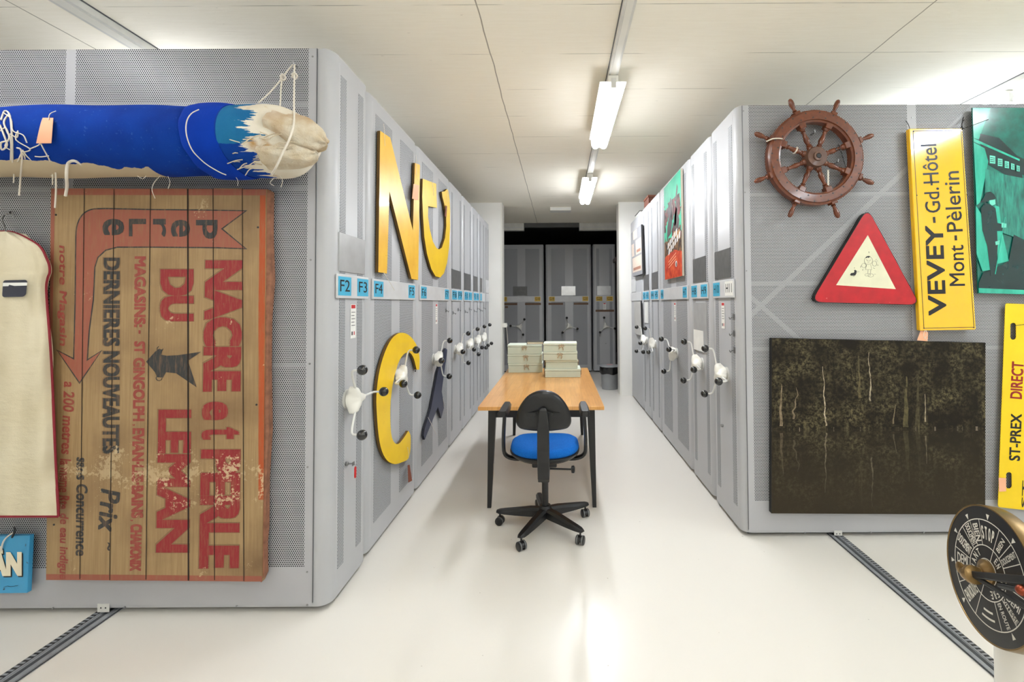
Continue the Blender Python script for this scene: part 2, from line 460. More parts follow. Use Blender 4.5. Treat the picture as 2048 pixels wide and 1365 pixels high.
for i, (nm, rot, lab) in enumerate((((('F8', 'F9')), 62, 'narrow grey unit right after the curled yellow letter in the left row'), ((('F10', 'F11')), 74, 'second of the narrow grey units in the left row'), ((('F12', 'F13')), 84, 'third of the narrow grey units in the left row'))):
    wd = LB[i+4]-LB[i+3]-.007
    left(3+i, XL-.006, label=lab, marks=two(nm[0], nm[1], u=.46), wheel=(wd*.42, rot), sheet=('darkplate', .08, wd-.1))
wd = LB[7]-LB[6]-.007
left(6, XL-.006, label='fourth narrow grey unit in the left row, its dark sheet curled', marks=[('', 0, .3, 'blue', 1)], wheel=(wd*.38, 90), sheet=('darkplate', .08, .26))
left(7, XL-.006, label='last narrow unit of the left row, plain and without a handwheel', sheet=('holder', .08, .36))

RB = [2.943, 3.482, 4.035, 5.25, 5.80, 6.34, YB-.004]
def right(i, **kw):
    y1 = RB[i+1]-.007
    return unit(kw.pop('label'), y1-RB[i], (XR, y1, 0), -PI/2, group=GRR, **kw)
wA = RB[1]-.007-RB[0]
rA = right(0, label='first grey unit of the right row, numbered H10 and H11', marks=[('H10', 0.02, .36, 'blue', 1), ('H11', .62, .98, 'paper', 1)], wheel=(wA*.56, -5), sheet=('darkplate', .09, .40), sticker=.24, r=.06)
lock(rA, .2, .62)
wB = RB[2]-.007-RB[1]
rB = right(1, label='second grey unit of the right row, numbered H8 and H9', marks=two('H8', 'H9', u=.38), wheel=(wB*.55, -6), sheet=('darkplate', .09, .43))
MB().box((.09, -.006, 1.10), (.44, -.0016, 1.50)).build('clear_sleeve', flat('sleeve', (176, 177, 178), .15), rB)
MB().box((.10, -.009, 1.10), (.36, -.0062, 1.27)).build('paper_slip', M['paper'], rB)
wC = RB[3]-.007-RB[2]
rC = right(2, label='wide grey unit of the right row, numbered H7, behind the green and orange poster', marks=two('H6', 'H7', u=.14), wheel=(wC*.6, 17), wide=True, sticker=.66)
wD = RB[4]-.007-RB[3]
right(3, label='narrow grey unit directly behind the wide H7 unit in the right row', marks=two('H4', 'H5', u=.46), wheel=(wD*.5, -24), sheet=('darkplate', .09, .43))
rE = right(4, label='narrow grey unit of the right row with a white paper in a sleeve', marks=two('H2', 'H3', u=.46), wheel=(wD*.5, -6), sheet=('darkplate', .09, .43))
MB().box((.12, -.006, 1.23), (.36, -.0016, 1.51)).build('paper_slip', M['paper'], rE)
right(5, label='last grey unit of the right row, against the white pier', wide=True, blank=True, sheet=('holder', .1, .5), r=.05)

def hook(u, x, z, n_=1):
    for i in range(n_):
        zz = z-.11*i
        k = MB().tube(spline([V((x, .0, zz)), V((x, -.018, zz)), V((x, -.028, zz-.012)), V((x, -.034, zz+.002))], 4), .0028, 6)
        k.box((x-.016, -.004, zz-.014), (x+.016, -.0016, zz+.022)).build('panel_hook', M['darkplate'], u, smooth=60)
hook(uC, .93, 1.43); hook(rA, .44, 1.40, 3)
for o_ in [q for q in C.objects if q.get('group') == GL][3:7]:
    hook(o_, .15, 1.40); hook(o_, .40, 1.43)
# end panels of the two rows (parts of the first units), with their clips
SH = (174, 174, 178)
def endpanel(u, y_world, x0, x1, side, zlo, solid, bands, clip_px):
    """x0 is the seam beside the rounded corner, x1 the far end (out of the frame); solid = plain strips, world x"""
    o = u
    inv = root_matrix(o).inverted()
    sgn = -1 if side == 'L' else 1
    mt = perf('end_panel_'+side, 'y', SH, zlo=zlo, bands=bands, solid=[tuple(sorted((sgn*(a-u.location.x), sgn*(b-u.location.x)))) for a, b in solid])
    MB().box((min(x0, x1), y_world-.004, .04), (max(x0, x1), y_world-.0005, H-.004)).build('end_panel', mt, o, world=True)
    a, b = (x0-.004, x0+.002)
    MB().box((x0-.0015, y_world-.006, .05), (x0+.0015, y_world-.0005, H-.005)).build('seam', M['seam'], o, world=True)
    return mt
LX0 = at(630, 600, Y=2.25).x
endpanel(uA, 2.2545, LX0, -3.65, 'L', .222,
         [(LX0-.042, LX0+.05), (at(141, 600, Y=2.25).x, at(121, 600, Y=2.25).x)], [(1.0, -.10, .022), (0, 2.50, .014), (0, 2.08, .012), (0, 1.2, .01)], None)
RX0 = at(1490, 600, Y=2.94).x
endpanel(rA, 2.943, RX0, 3.8, 'R', .232,
         [(RX0-.05, RX0+.042), (at(1818, 400, Y=2.94).x, at(1836, 400, Y=2.94).x)], [(.92, 1.35, .022), (0, 2.2, .012), (0, 1.62, .012), (0, 1.2, .012), (-.9, 1.6, .02)], None)
def screws(u, Y, pts):
    for px_, py_ in pts:
        p = at(px_, py_, Y=Y)
        MB().lathe(p, (0, -1, 0), [(.005, -.003), (.005, .0006), (.003, .001)], 8).build('screw', M['chrome'], u, world=True)
screws(uA, 2.2495, [(131, 110), (625, 113), (621, 520), (619, 728), (615, 935), (614, 1145), (614, 1211), (473, 1213), (249, 1216), (105, 1218), (622, 317)])
screws(rA, 2.938, [(1487, 222), (1824, 235), (1490, 385), (1493, 542), (1610, 1067), (1742, 1066), (1848, 1066)])
for u, Y, (a, b, c, d) in ((uA, 2.2495, (196, 1208, 219, 1228)), (rA, 2.938, (1668, 1062, 1684, 1077))):
    p, q = at(a, b, Y=Y), at(c, d, Y=Y)
    cl = MB().box((p.x, Y-.003, max(.012, q.z)), (q.x, Y, p.z)).build('rail_clip', M['trunk'], u, world=True)
    for fx in (.3, .7):
        MB().lathe((p.x+(q.x-p.x)*fx, Y-.003, p.z*.6+q.z*.4), (0, -1, 0), [(.004, 0), (.003, .0006)], 8).build('screw', M['plinth'], cl, world=True)

# the dark room beyond the opening
GY = 9.95
def gx(px_): return at(px_, 600, Y=GY).x
def gunit(x0, x1, **kw): return unit(kw.pop('label'), x1-x0, (x0, GY, 0), 0, group=GG, depth=1.2, **kw)
g0, g1 = gx(1087.5)-1.0, gx(1087.5)
def yl(a, b): return [(a, .02, .16, 'yellow_label', 1), (b, .84, .98, 'yellow_label', 1)]
gA = gunit(g0, g1, label='grey unit numbered G18, left of the three beyond the opening', marks=yl('G17', 'G18'), wheel=(gx(1039.5)-g0, 55), wide=True, sheet=('darkplate', gx(1026)-g0, gx(1054.5)-g0))
x0, x1 = gx(1091.3), gx(1183)
gB = gunit(x0, x1, label='grey unit numbered G19 and G20, middle of the three beyond the opening', marks=yl('G19', 'G20'), wheel=(gx(1137.4)-x0, -16), wide=True, sheet=('steel', gx(1123)-x0, gx(1151)-x0))
x2, x3 = gx(1186.2), gx(1231.5)
gC = gunit(x2, x3, label='narrow grey unit numbered G21 and G22 behind the waste bin', marks=[('G21', .02, .38, 'yellow_label', 1), ('G22', .62, .98, 'yellow_label', 1)], wheel=(gx(1211)-x2, -16), sheet=('steel', .09, .39), sticker=.25)
for u, xa, sp in ((gA, g0, ((1006, 1034.5), (1050, 1082))), (gB, x0, ((1097, 1126), (1147.5, 1176.5))), (gC, x2, ())):
    for a, b in sp:
        MB().box((gx(a)-xa, -.004, 1.465), (gx(b)-xa, -.0016, 1.51)).build('brown_strip', M['tape'], u)
MB().box((gx(1191)-x2, -.004, 1.31), (gx(1228)-x2, -.0016, 1.355)).build('brown_strip', M['tape'], gC)
MB().box((gx(1010)-g0, -.004, 1.405), (gx(1016)-g0, -.0016, 1.44)).build('brown_strip', M['tape'], gA)
lock(gC, gx(1211)-x2, .62)
# beam of grey ducting at the end of the near ceiling
yb = 9.3
za, zb = at(1030, 461, Y=yb).z, at(1030, 449.5, Y=yb).z
def duct(xa, xb, z0, label):
    o = thing('ceiling_duct', label, 'duct', ((xa+xb)/2, yb, HC), 0, None)
    MB().box((xa, yb, z0), (xb, yb+.14, HC-.001)).build('casing', M['trunk'], o, world=True, bevel=.004)
    MB().box((xa, yb-.006, z0+.05), (xb, yb, z0+.062)).build('ledge', M['holder'], o, world=True)
duct(-3.0, gx(1048)*yb/GY, za, 'pale ceiling duct beyond the opening, left piece')
duct(gx(1159.5)*yb/GY, 3.0, za, 'pale ceiling duct beyond the opening, right piece')
MB_ = MB().box((gx(1048)*yb/GY+.005, yb+.01, za+.07), (gx(1159.5)*yb/GY-.005, yb+.13, HC-.002))
tag(MB_.build('ceiling_beam', flat('dark_beam', (86, 86, 86), .7)), 'dark shallow ceiling beam between the two pale ducts', 'beam')
p, q = at(1100, 409, Y=7.75), at(1142, 421, Y=7.75)
o = thing('ceiling_fixture', 'small white box fixture under the ceiling inside the opening', 'fixture', ((p.x+q.x)/2, 7.75, HC))
MB().box((p.x, 7.75, q.z), (q.x, 7.95, HC-.001)).build('housing', M['white'], o, world=True, bevel=.005)
MB().box((p.x+.02, 7.747, q.z+.015), (q.x-.02, 7.75, HC-.02)).build('front_plate', M['paper'], o, world=True)

# ------------------------------------------------------------------ helpers for things measured on a plane
def base_of(pts): 
    return (sum(p.x for p in pts)/len(pts), sum(p.y for p in pts)/len(pts), min(p.z for p in pts))
def on(px, plane): return [at(x, y, **plane) for x, y in px]
def shift(pts, v): return [p+V(v) for p in pts]
def rounded(px, r, n=5):
    """pixel polygon with rounded corners"""
    out = []
    N = len(px)
    for i in range(N):
        p, a, b = V((*px[i], 0)), V((*px[i-1], 0)), V((*px[(i+1) % N], 0))
        u, v = (a-p), (b-p); d = min(r, u.length*.45, v.length*.45)
        p1, p2 = p+u.normalized()*d, p+v.normalized()*d
        for k in range(n+1):
            t = k/n; q = p1*(1-t)**2 + p*2*t*(1-t) + p2*t*t; out.append((q.x, q.y))
    return out
def smooth_px(px, n=4):
    q = spline([(x, y, 0) for x, y in px], n); return [(p.x, p.y) for p in q]
def string(path, r, parent=None, mat='string', name='string', n=6, world=True):
    return MB().tube(spline(path, n), r, 6).build(name, M[mat], parent, smooth=80, world=world)
def paper_tag(px, plane, label, out=(0, -.004, 0), knot=None, group=None, curl=0.0, mat='orange_tag', hang=None):
    pts = on(px, plane); o = thing('paper_tag', label, 'tag', base_of(pts), 0, group)
    a, b, c, d = pts; k = MB(); rows = []
    nrm = V(out).normalized()
    for i in range(7):
        t = i/6; off = nrm*(curl*math.sin(PI*t*.5)**2)
        rows.append([a.lerp(d, t)+off, b.lerp(c, t)+off])
    for s_ in (0, 1):
        pass
    k.loft([[r[0], r[1], r[1]+nrm*.0012, r[0]+nrm*.0012] for r in rows])
    k.build('card', M[mat], o, world=True, smooth=60)
    if hang is not None:
        mid = (a+b)/2+nrm*.002
        MB().lathe((a*.5+b*.5)*.92+(c+d)*.04+nrm*.0012, nrm, [(.004, 0), (.004, .0006), (.002, .0008)], 10).build('eyelet', M['tape'], o, world=True)
        string([mid-V((0, 0, .012)), (mid+V(hang))*.5+nrm*.006, V(hang) if V(hang).length > 1e9 else mid*.5+V(hang)*.5, V(hang)], .0012, o)
    return o

# ================================================================== left block: things hung on the end panel
PL = 2.2455       # surface of the left end panel
# ---- plank sign ----------------------------------------------------------------
YS = 2.205
t = NT('old_board'); o_ = t.xyz(); g = t.noise(t.scaled((38, 3, 1.3)), scale=2.6, detail=8, rough=.6); st = t.noise(scale=3.2, detail=5)
c = t.mix(t.step(g, .3, .75), lin(166, 138, 98), lin(142, 114, 76)); c = t.mix(t.step(st, .45, .75), c, lin(122, 94, 62))
def flakes(t, o_):
    """worn paint band low on the board"""
    zc = t.math('SUBTRACT', 1, t.math('MULTIPLY', t.math('ABSOLUTE', t.math('SUBTRACT', o_[2], .52)), 4.2))
    nz = t.noise(scale=55, detail=6, rough=.7); big = t.noise(scale=7, detail=2)
    v = t.math('ADD', t.math('ADD', t.math('MULTIPLY', nz, .9), t.math('MULTIPLY', t.math('SUBTRACT', big, .5), .9)), t.math('MULTIPLY', t.math('MAXIMUM', zc, 0), .24))
    return t.step(v, .70, .74)
fl = flakes(t, o_)
scr = t.step(t.noise(t.scaled((90, 1, 5)), scale=2.2, detail=4), .72, .76)
c = t.mix(t.math('MULTIPLY', fl, .5), c, lin(202, 180, 142)); c = t.mix(t.math('MULTIPLY', scr, .5), c, lin(205, 172, 130))
t.base(c, .55); t.bump(g, .25, .004); M['board'] = t.m
def faded(name, rgb, amount=.2, wear=.62):
    t = NT(name); o_ = t.xyz(); g = t.noise(t.scaled((30, 3, 4)), scale=3, detail=8, rough=.7); fl = flakes(t, o_)
    c = t.mix(t.math('MULTIPLY', t.step(g, .48, .72), .55), lin(*rgb), lin(146, 112, 76))
    c = t.mix(t.math('MULTIPLY', fl, .8), c, lin(202, 180, 142)); t.base(c, .55); M[name] = t.m; return t.m
faded('sign_red', (140, 32, 38)); faded('sign_dark', (46, 48, 50)); faded('sign_brick', (150, 84, 66)); faded('sign_halo', (126, 98, 66)); faded('sign_pale_red', (146, 62, 54)); faded('sign_orange', (170, 76, 30))
sp = dict(Y=YS)
px0 = [(102, 377), (533, 378), (525, 1165), (92, 1161)]
sign = thing('plank_sign', 'tall weathered plank advertising sign with red lettering about mother-of-pearl', 'sign', base_of(on(px0, sp)))
tops = [102, 168.6, 228, 301, 375.5, 426, 484.5, 533]; bots = [92, 159.6, 219.4, 291.7, 376.8, 429, 487.6, 524]
ends = [(377, 1161), (377, 1160), (378, 1162), (377.5, 1161), (378, 1163), (377, 1162), (378.5, 1164)]
k = MB()
for i in range(7):
    g0_, g1_ = (.35 if i else 0), (.35 if i < 6 else 0)
    if i == 4: g0_ = .8
    if i == 3: g1_ = .8
    a = on([(tops[i]+g0_, ends[i][0]), (tops[i+1]-g1_, ends[i][0]), (bots[i+1]-g1_, ends[i][1]), (bots[i]+g0_, ends[i][1])], sp)
    k.prism(a, (0, .022, 0))
k.build('plank_board', M['board'], sign, world=True)
k = MB()
for yy in (470, 800, 1090): 
    a = on([(104, yy), (527, yy), (527, yy+42), (104, yy+42)], dict(Y=YS+.023)); k.prism(a, (0, .021, 0))
k.build('batten', flat('batten_wood', (70, 48, 34), .8), sign, world=True)
edge = [(534, 378), (541, 383), (540, 470), (543, 560), (537, 640), (536, 740), (538, 860), (532, 960), (531, 1060), (528, 1090), (529, 1150), (522, 1166), (520, 1160), (525, 800)]
MB().prism(on(edge, dict(Y=YS+.004)), (0, .03, 0)).build('splintered_edge', flat('splinter', (150, 102, 78), .8, 0, .2, 30, bump=.6), sign, world=True)
def paint(px, mat, name, d=.0006): 
    return MB().sheet(on(px, dict(Y=YS-d))).build(name, M[mat], sign, world=True)
paint([(102.5, 377.5), (532, 378.5), (532, 391), (102.5, 390)], 'sign_brick', 'painted_border')
paint([(92.5, 1149), (524, 1153), (524, 1164), (92.5, 1160.5)], 'sign_brick', 'painted_border')
paint([(102, 391), (110, 391), (104, 700), (104, 1000), (97, 1000)], 'sign_brick', 'painted_border')
paint([(520, 391), (531, 391), (530, 600), (527, 1000), (517, 1000), (517, 600)], 'sign_orange', 'painted_border')
ban = smooth_px([(146, 715), (149, 600), (150, 500), (152, 455), (163, 430), (182, 418), (210, 416)], 4)[:-1]
arrow_out = [(112, 699), (146, 716)] + ban[1:] + [(210, 416), (300, 418), (400, 419), (495, 421), (446, 458), (495, 499), (430, 497), (300, 496), (235, 496), (212, 502), (197, 516), (191, 535), (188, 600), (180, 660), (176, 718), (205, 700), (159, 769)]
paint(arrow_out, 'sign_dark', 'arrow_outline', .0004)
def inset(pts, d):
    out = []; N = len(pts)
    area = sum(pts[i][0]*pts[(i+1) % N][1]-pts[(i+1) % N][0]*pts[i][1] for i in range(N))
    sg = 1 if area > 0 else -1
    for i in range(N):
        a, p, b = V((*pts[i-1],)), V((*pts[i],)), V((*pts[(i+1) % N],))
        u, v = (p-a).normalized(), (b-p).normalized()
        n1, n2 = V((-u.y, u.x))*sg, V((-v.y, v.x))*sg
        nn = (n1+n2); L = nn.length
        if L < .3: out.append((p.x+n1.x*d, p.y+n1.y*d)); continue
        nn = nn/L; kk = d/max(.45, nn.dot(n1)); out.append((p.x+nn.x*kk, p.y+nn.y*kk))
    return out
paint(inset(arrow_out, 2.6), 'sign_brick', 'arrow', .0008)
def sline(text, A, B, Cc, mat, bold=.02, shear=0, d=.0012, halo=None, name='lettering'):
    pp = dict(Y=YS-d)
    if halo:
        dx = .8
        letters(sign, text, at(A[0]-2.2, A[1]-1.6, Y=YS-d+.0003), at(B[0]-2.2, B[1]+.8, Y=YS-d+.0003), at(Cc[0]+1.2, Cc[1]-1.6, Y=YS-d+.0003), M[halo], bold+.02, 'letter_shadow', shear=shear)
    letters(sign, text, at(*A, **pp), at(*B, **pp), at(*Cc, **pp), M[mat], bold, name, shear=shear)
def down(text, xb, xt, y0, y1, mat, drift=0, **kw): sline(text, (xb, y0), (xb-drift, y1), (xt, y0), mat, **kw)
down('NACRE', 410, 486, 521, 784, 'sign_red', 5, bold=.062, halo='sign_halo')
down('e', 404, 456, 804, 841, 'sign_red', bold=.062, halo='sign_halo'); down('t', 403, 480, 855, 880, 'sign_red', bold=.03, halo='sign_halo')
down('PERLE', 402, 481, 899.6, 1138, 'sign_red', 4, bold=.062, halo='sign_halo')
down('DU', 320, 387, 539, 643, 'sign_red', 0, bold=.062, halo='sign_halo')
down('LEMAN', 317, 383, 820, 1106, 'sign_red', 5, bold=.062, halo='sign_halo')
down('MAGASINS:', 269, 292, 513, 655, 'sign_pale_red', 1, bold=.055); 
down('-', 277, 281, 661, 668, 'sign_pale_red', bold=.03)
down('ST', 268, 290, 683, 708, 'sign_pale_red', bold=.055); down('GINGOLPH', 266.5, 290, 716, 843, 'sign_pale_red', 1, bold=.055); down(',', 264, 270, 849, 852, 'sign_pale_red', bold=.03)
down('EVIAN·LES·BAINS', 265, 289, 857, 1037, 'sign_pale_red', 3, bold=.055); down(',', 260, 266, 1040, 1043, 'sign_pale_red'); down('CHAMONIX', 261, 284, 1049, 1143, 'sign_pale_red', 2, bold=.055)
down('DERNIERES', 207, 240, 516, 693, 'sign_dark', 1, bold=.045, halo='sign_halo'); down('NOUVEAUTES', 206, 239.5, 703, 908, 'sign_dark', 1, bold=.045, halo='sign_halo')
for ch, x0, x1, y0, y1 in (('p', 392, 435, 440, 478), ('e', 342, 380, 440, 474), ('r', 306, 332, 438, 474), ('L', 258, 292, 438, 473), ('e', 205, 248, 438, 471)):
    down(ch, x0, x1, y0, y1, 'sign_dark', bold=.045, d=.0014)
down('notre Magasin', 114, 133, 490, 690, 'sign_pale_red', -1, bold=.03, shear=.02)
down('a 200 metres', 128, 150, 763, 908, 'sign_pale_red', 6, bold=.03, shear=.02); down('la meme Rte', 120, 142, 918, 1018, 'sign_pale_red', 4, bold=.03, shear=.02); down('de eau indigue', 115, 137, 1026, 1158, 'sign_pale_red', 1, bold=.03, shear=.02)
down('sans Concurrence', 153, 176, 915, 1112, 'sign_dark', 2, bold=.035, shear=.01)
down('Prix', 202, 241, 978, 1060, 'sign_dark', 6, bold=.035, shear=.1); down('-', 219, 223, 944, 955, 'sign_dark', bold=.03); down('~', 214, 221, 1086, 1102, 'sign_dark')
bird = [(292, 724), (310, 704), (318, 698), (325, 700), (322, 710), (334, 712), (355, 711), (402, 704), (376, 722), (378, 728), (393, 775), (352, 747), (332, 745), (326, 756), (314, 755), (310, 745)]
paint(bird, 'sign_dark', 'winged_emblem', .0012)
for a_ in ((318, 698, 326, 697), (316, 757, 326, 757)):
    pts_ = [at(a_[0]+6*math.cos(q*.7)+2, a_[1]+5*math.sin(q*.7), Y=YS-.001) for q in range(7)]
    MB().tube(pts_, .0016, 5).build('emblem_curl', M['sign_dark'], sign, world=True)
M['gap_shade'] = flat('painted_gap_shade', (34, 24, 18), .9)  # dark strips over the paint stand for the shade in the plank gaps
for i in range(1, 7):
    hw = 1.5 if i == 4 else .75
    MB().sheet(on([(tops[i]-hw, ends[i][0]), (tops[i]+hw, ends[i][0]), (bots[i]+hw, ends[i][1]-1), (bots[i]-hw, ends[i][1]-1)], dict(Y=YS-.0017))).build('gap_shade_strip', M['gap_shade'], sign, world=True)
# hanging hooks of the sign are hidden; nail heads
for px_, py_ in ((112, 430), (513, 810), (516, 455), (108, 1050)):
    MB().lathe(at(px_, py_, Y=YS), (0, -1, 0), [(.005, -.001), (.005, .001), (.002, .002)], 8).build('nail', M['plinth'], sign, world=True)

# ---- rolled textile -------------------------------------------------------------
RY, RZ = 2.078, at(300, 283, Y=2.06).z
def rx(px_): return at(px_, 285, Y=1.95).x
roll = thing('rolled_banner', 'rolled blue cloth banner with a frayed white end hanging across the left shelving', 'banner', (rx(300), RY, RZ))
XE = rx(590)
t = NT('roll_cloth'); o_ = t.xyz(); lx = lambda px_: rx(px_)-rx(300)
wv = t.n('ShaderNodeTexWave'); t.put(wv.inputs[0], t.scaled((1, 1, 1))); wv.inputs['Scale'].default_value = 95; wv.inputs['Distortion'].default_value = 1.2
nz = t.noise(scale=6, detail=5)
blue = t.mix(t.step(nz, .3, .7), lin(6, 60, 158), lin(3, 44, 132))
blue = t.mix(t.math('MULTIPLY', t.step(t.noise(scale=70, detail=3), .66, .78), .35), blue, lin(92, 140, 210))
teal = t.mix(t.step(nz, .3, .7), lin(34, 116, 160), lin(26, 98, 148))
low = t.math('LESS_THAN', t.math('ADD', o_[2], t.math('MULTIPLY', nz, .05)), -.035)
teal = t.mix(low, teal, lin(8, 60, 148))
white = t.mix(t.step(t.noise(scale=4, detail=4), .4, .75), lin(226, 220, 206), lin(208, 196, 172))
white = t.mix(t.step(t.noise(scale=9, detail=4), .62, .74), white, lin(186, 148, 98))
white = t.mix(t.math('MULTIPLY', t.step(o_[0], lx(560), lx(660)), .5), white, lin(192, 156, 112))
c = t.mix(t.math('GREATER_THAN', o_[0], lx(443)), blue, teal)
# torn edge of the dyed cloth
jag = t.noise(t.scaled((1.5, 14, 30)), scale=1.5, detail=5, rough=.65)
jb = t.math('GREATER_THAN', o_[0], t.math('ADD', lx(400), t.math('MULTIPLY', jag, .44)))
c = t.mix(t.math('MULTIPLY', jb, t.math('GREATER_THAN', o_[0], lx(430))), c, white)
# bare patch low on the left
pb = t.math('ADD', t.math('MULTIPLY', t.step(o_[0], lx(270), lx(-60)), .04), t.math('MULTIPLY', t.math('SUBTRACT', t.noise(t.scaled((4, 1, 1)), scale=2), .5), .06))
c = t.mix(t.math('MULTIPLY', t.math('LESS_THAN', o_[2], t.math('ADD', -.14, pb)), t.math('LESS_THAN', o_[0], lx(275))), c, lin(196, 180, 152))
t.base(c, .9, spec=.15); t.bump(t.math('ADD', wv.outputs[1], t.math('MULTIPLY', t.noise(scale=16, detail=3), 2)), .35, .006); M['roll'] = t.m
k = MB(); rings = []; N = 56
xs = [-3.0 + (XE+3.0)*i/110 for i in range(111)]
def rollring(x, ex=0.0):
    pxx = 1119+x*F/1.95
    rt = .158 + .004*math.sin(x*5.1) + .003*math.sin(x*13)
    if pxx > 430: rt += .006
    out = []
    u_ = max(0, (pxx-500)/90)
    for j in range(N):
        a = 2*PI*j/N; r = rt*(1+.03*math.cos(2*a+.4))
        ca, sa = math.cos(a), math.sin(a)
        # gathers by the tie, folds at the frayed end
        r += .003*math.sin(9*a+1)*math.exp(-((pxx-372)/26)**2)
        r -= .012*math.exp(-((pxx-375)/12)**2)
        r *= 1 - .55*min(1, u_)**3
        f = max(0, (pxx-470)/120)
        r -= min(.05, .055*f)*math.exp(-((a-PI*1.0+.22)/.22)**2)
        r += .006*f*math.sin(5*a+2)
        sag = .004*math.sin(x*2.3)
        out.append((x, RY + r*ca*1.0, RZ + r*sa*1.0+sag))
    return out
k.loft([rollring(x) for x in xs])
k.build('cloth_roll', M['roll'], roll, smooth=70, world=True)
# turned-back cuff
k = MB(); rings = []
for i in range(15):
    q = i/14; x = rx(376)+(rx(452)-rx(376))*q; rg = []
    for j in range(N):
        a = 2*PI*j/N; lean = .028*math.cos(a+.6)
        r = .162 + .0085*math.sin(PI*min(1, q*1.05))**.5 + .002*math.sin(11*a)*(1-q) - (.008 if i == 0 else 0)
        rg.append((x+lean*(1 if i > 0 else .7), RY+r*math.cos(a), RZ+r*math.sin(a)))
    rings.append(rg)
rings.append([(p[0]-.004, RY+(p[1]-RY)*.95, RZ+(p[2]-RZ)*.95) for p in rings[-1]])
M['cuff'] = flat('cuff_blue', (6, 56, 166), .92, 0, .1, 7, bump=.3, bscale=120, spec=.15)
k.loft(rings, cap=False).build('cuff', M['cuff'], roll, smooth=70, world=True)
# two frayed folds at the end
def fold(c, d, L, w_, h_, seed, name):
    rnd = random.Random(seed); k = MB(); rings = []
    c, d = V(c), V(d).normalized(); up = V((0, 0, 1)); s_ = d.cross(up).normalized(); up = s_.cross(d)
    ph = rnd.random()*6
    for i in range(15):
        q = i/14; e = (1-max(0, (q-.35)/.65)**2.6)**.5 if q > .35 else 1
        e = max(e, .12)
        rg = []
        for j in range(32):
            a = 2*PI*j/32; rr = 1+.07*math.sin(3*a+ph+q*3)+.045*math.sin(7*a+q*7+ph)+.03*math.sin(13*a+ph*2+q*11)
            rg.append(c+d*(L*q+.008*math.sin(5*a+ph)*q)+s_*math.cos(a)*w_*e*rr+up*math.sin(a)*h_*e*rr)
        rings.append(rg)
    k.loft(rings); return k.build(name, M['fray'], roll, smooth=70, world=True)
t = NT('frayed_wool'); n1 = t.noise(scale=14, detail=6); n2 = t.noise(scale=5, detail=3)
c = t.mix(t.step(n1, .35, .7), lin(228, 220, 202), lin(206, 186, 152)); c = t.mix(t.math('MULTIPLY', t.step(n2, .56, .72), .8), c, lin(178, 140, 98))
t.base(c, .95, spec=.1); t.bump(t.noise(scale=60, detail=6, rough=.7), .9, .012); M['fray'] = t.m
fold((rx(535), RY-.07, RZ+.045), (1, .0, -.34), .235, .085, .075, 3, 'upper_fold')
fold((rx(520), RY-.075, RZ-.085), (1, .0, .02), .215, .075, .06, 8, 'lower_fold')
# loose threads of the torn end
rnd = random.Random(5); k = MB()
for i in range(30):
    x = rx(rnd.uniform(470, 600)); a = rnd.uniform(-2.5, -1.1) if i % 3 else rnd.uniform(-3.3, -2.4)
    r = .158; p0 = V((x, RY+r*math.sin(a+PI/2)*0 - r*abs(math.cos(a+PI/2))*.9, RZ-rnd.uniform(.02, .145)))
    L = rnd.uniform(.02, .07); dz = rnd.uniform(-.035, .012)
    p0.y = RY-math.sqrt(max(0, .163**2-(p0.z-RZ)**2))-.003
    k.tube(spline([p0, p0+V((-L*.4, -.006, dz*.3)), p0+V((-L, -.003, dz))], 3), .0022, 5)
tag(k.build('loose_threads', M['fray'], roll, smooth=70, world=True), kind='stuff')
# ties: sling up to the hook, thin cord round the cuff
hk = at(590, 130, Y=PL-.02)
def frontp(px_, py_, extra=.0, rad=.166):
    """a point resting on the front of the roll"""
    z = at(px_, py_, Y=1.92).z; dz = z-RZ
    y = RY - math.sqrt(max(.0002, rad**2-min(dz*dz, .0272))) - .004 - extra
    return at(px_, py_, Y=y)
def Rp(px_, py_, dy=0): return at(px_, py_, Y=1.885+dy)
string([hk+V((0, -.004, 0)), at(588, 200, Y=2.1), at(588, 245, Y=1.92), Rp(580, 275, -.02), Rp(566, 305, -.02), Rp(552, 335, -.01), Rp(543, 350, .05)], .0042, roll, name='hanging_rope')
string([hk+V((-.01, -.003, 0)), at(565, 158, Y=2.2), at(561, 200, Y=2.12), at(560, 216, Y=2.03)], .0035, roll, name='hanging_rope')
string([at(566, 155, Y=2.2), at(540, 185, Y=2.14), at(517, 206, Y=2.06)], .0035, roll, name='hanging_rope')
for c_ in ((566, 155), (589, 152)):
    p = at(*c_, Y=2.19); string([p+V((-.012, 0, -.008)), p+V((0, -.008, .012)), p+V((.013, 0, 0)), p+V((0, .004, -.012)), p+V((-.01, -.004, .006)), p+V((.012, 0, .008))], .0042, roll, name='knot')
string([frontp(x, y, .010+.012*max(0, (y-290)/60), .1795) for x, y in ((398, 219), (382, 228), (373, 245), (373, 270), (383, 298), (398, 316), (416, 331), (440, 345), (452, 350))], .0022, roll, name='cuff_cord')
MB().tube([V((hk.x, PL, hk.z)), hk+V((0, -.01, 0)), hk+V((0, -.012, .012))], .003, 6).build('panel_hook', M['chrome'], roll, world=True, smooth=60)
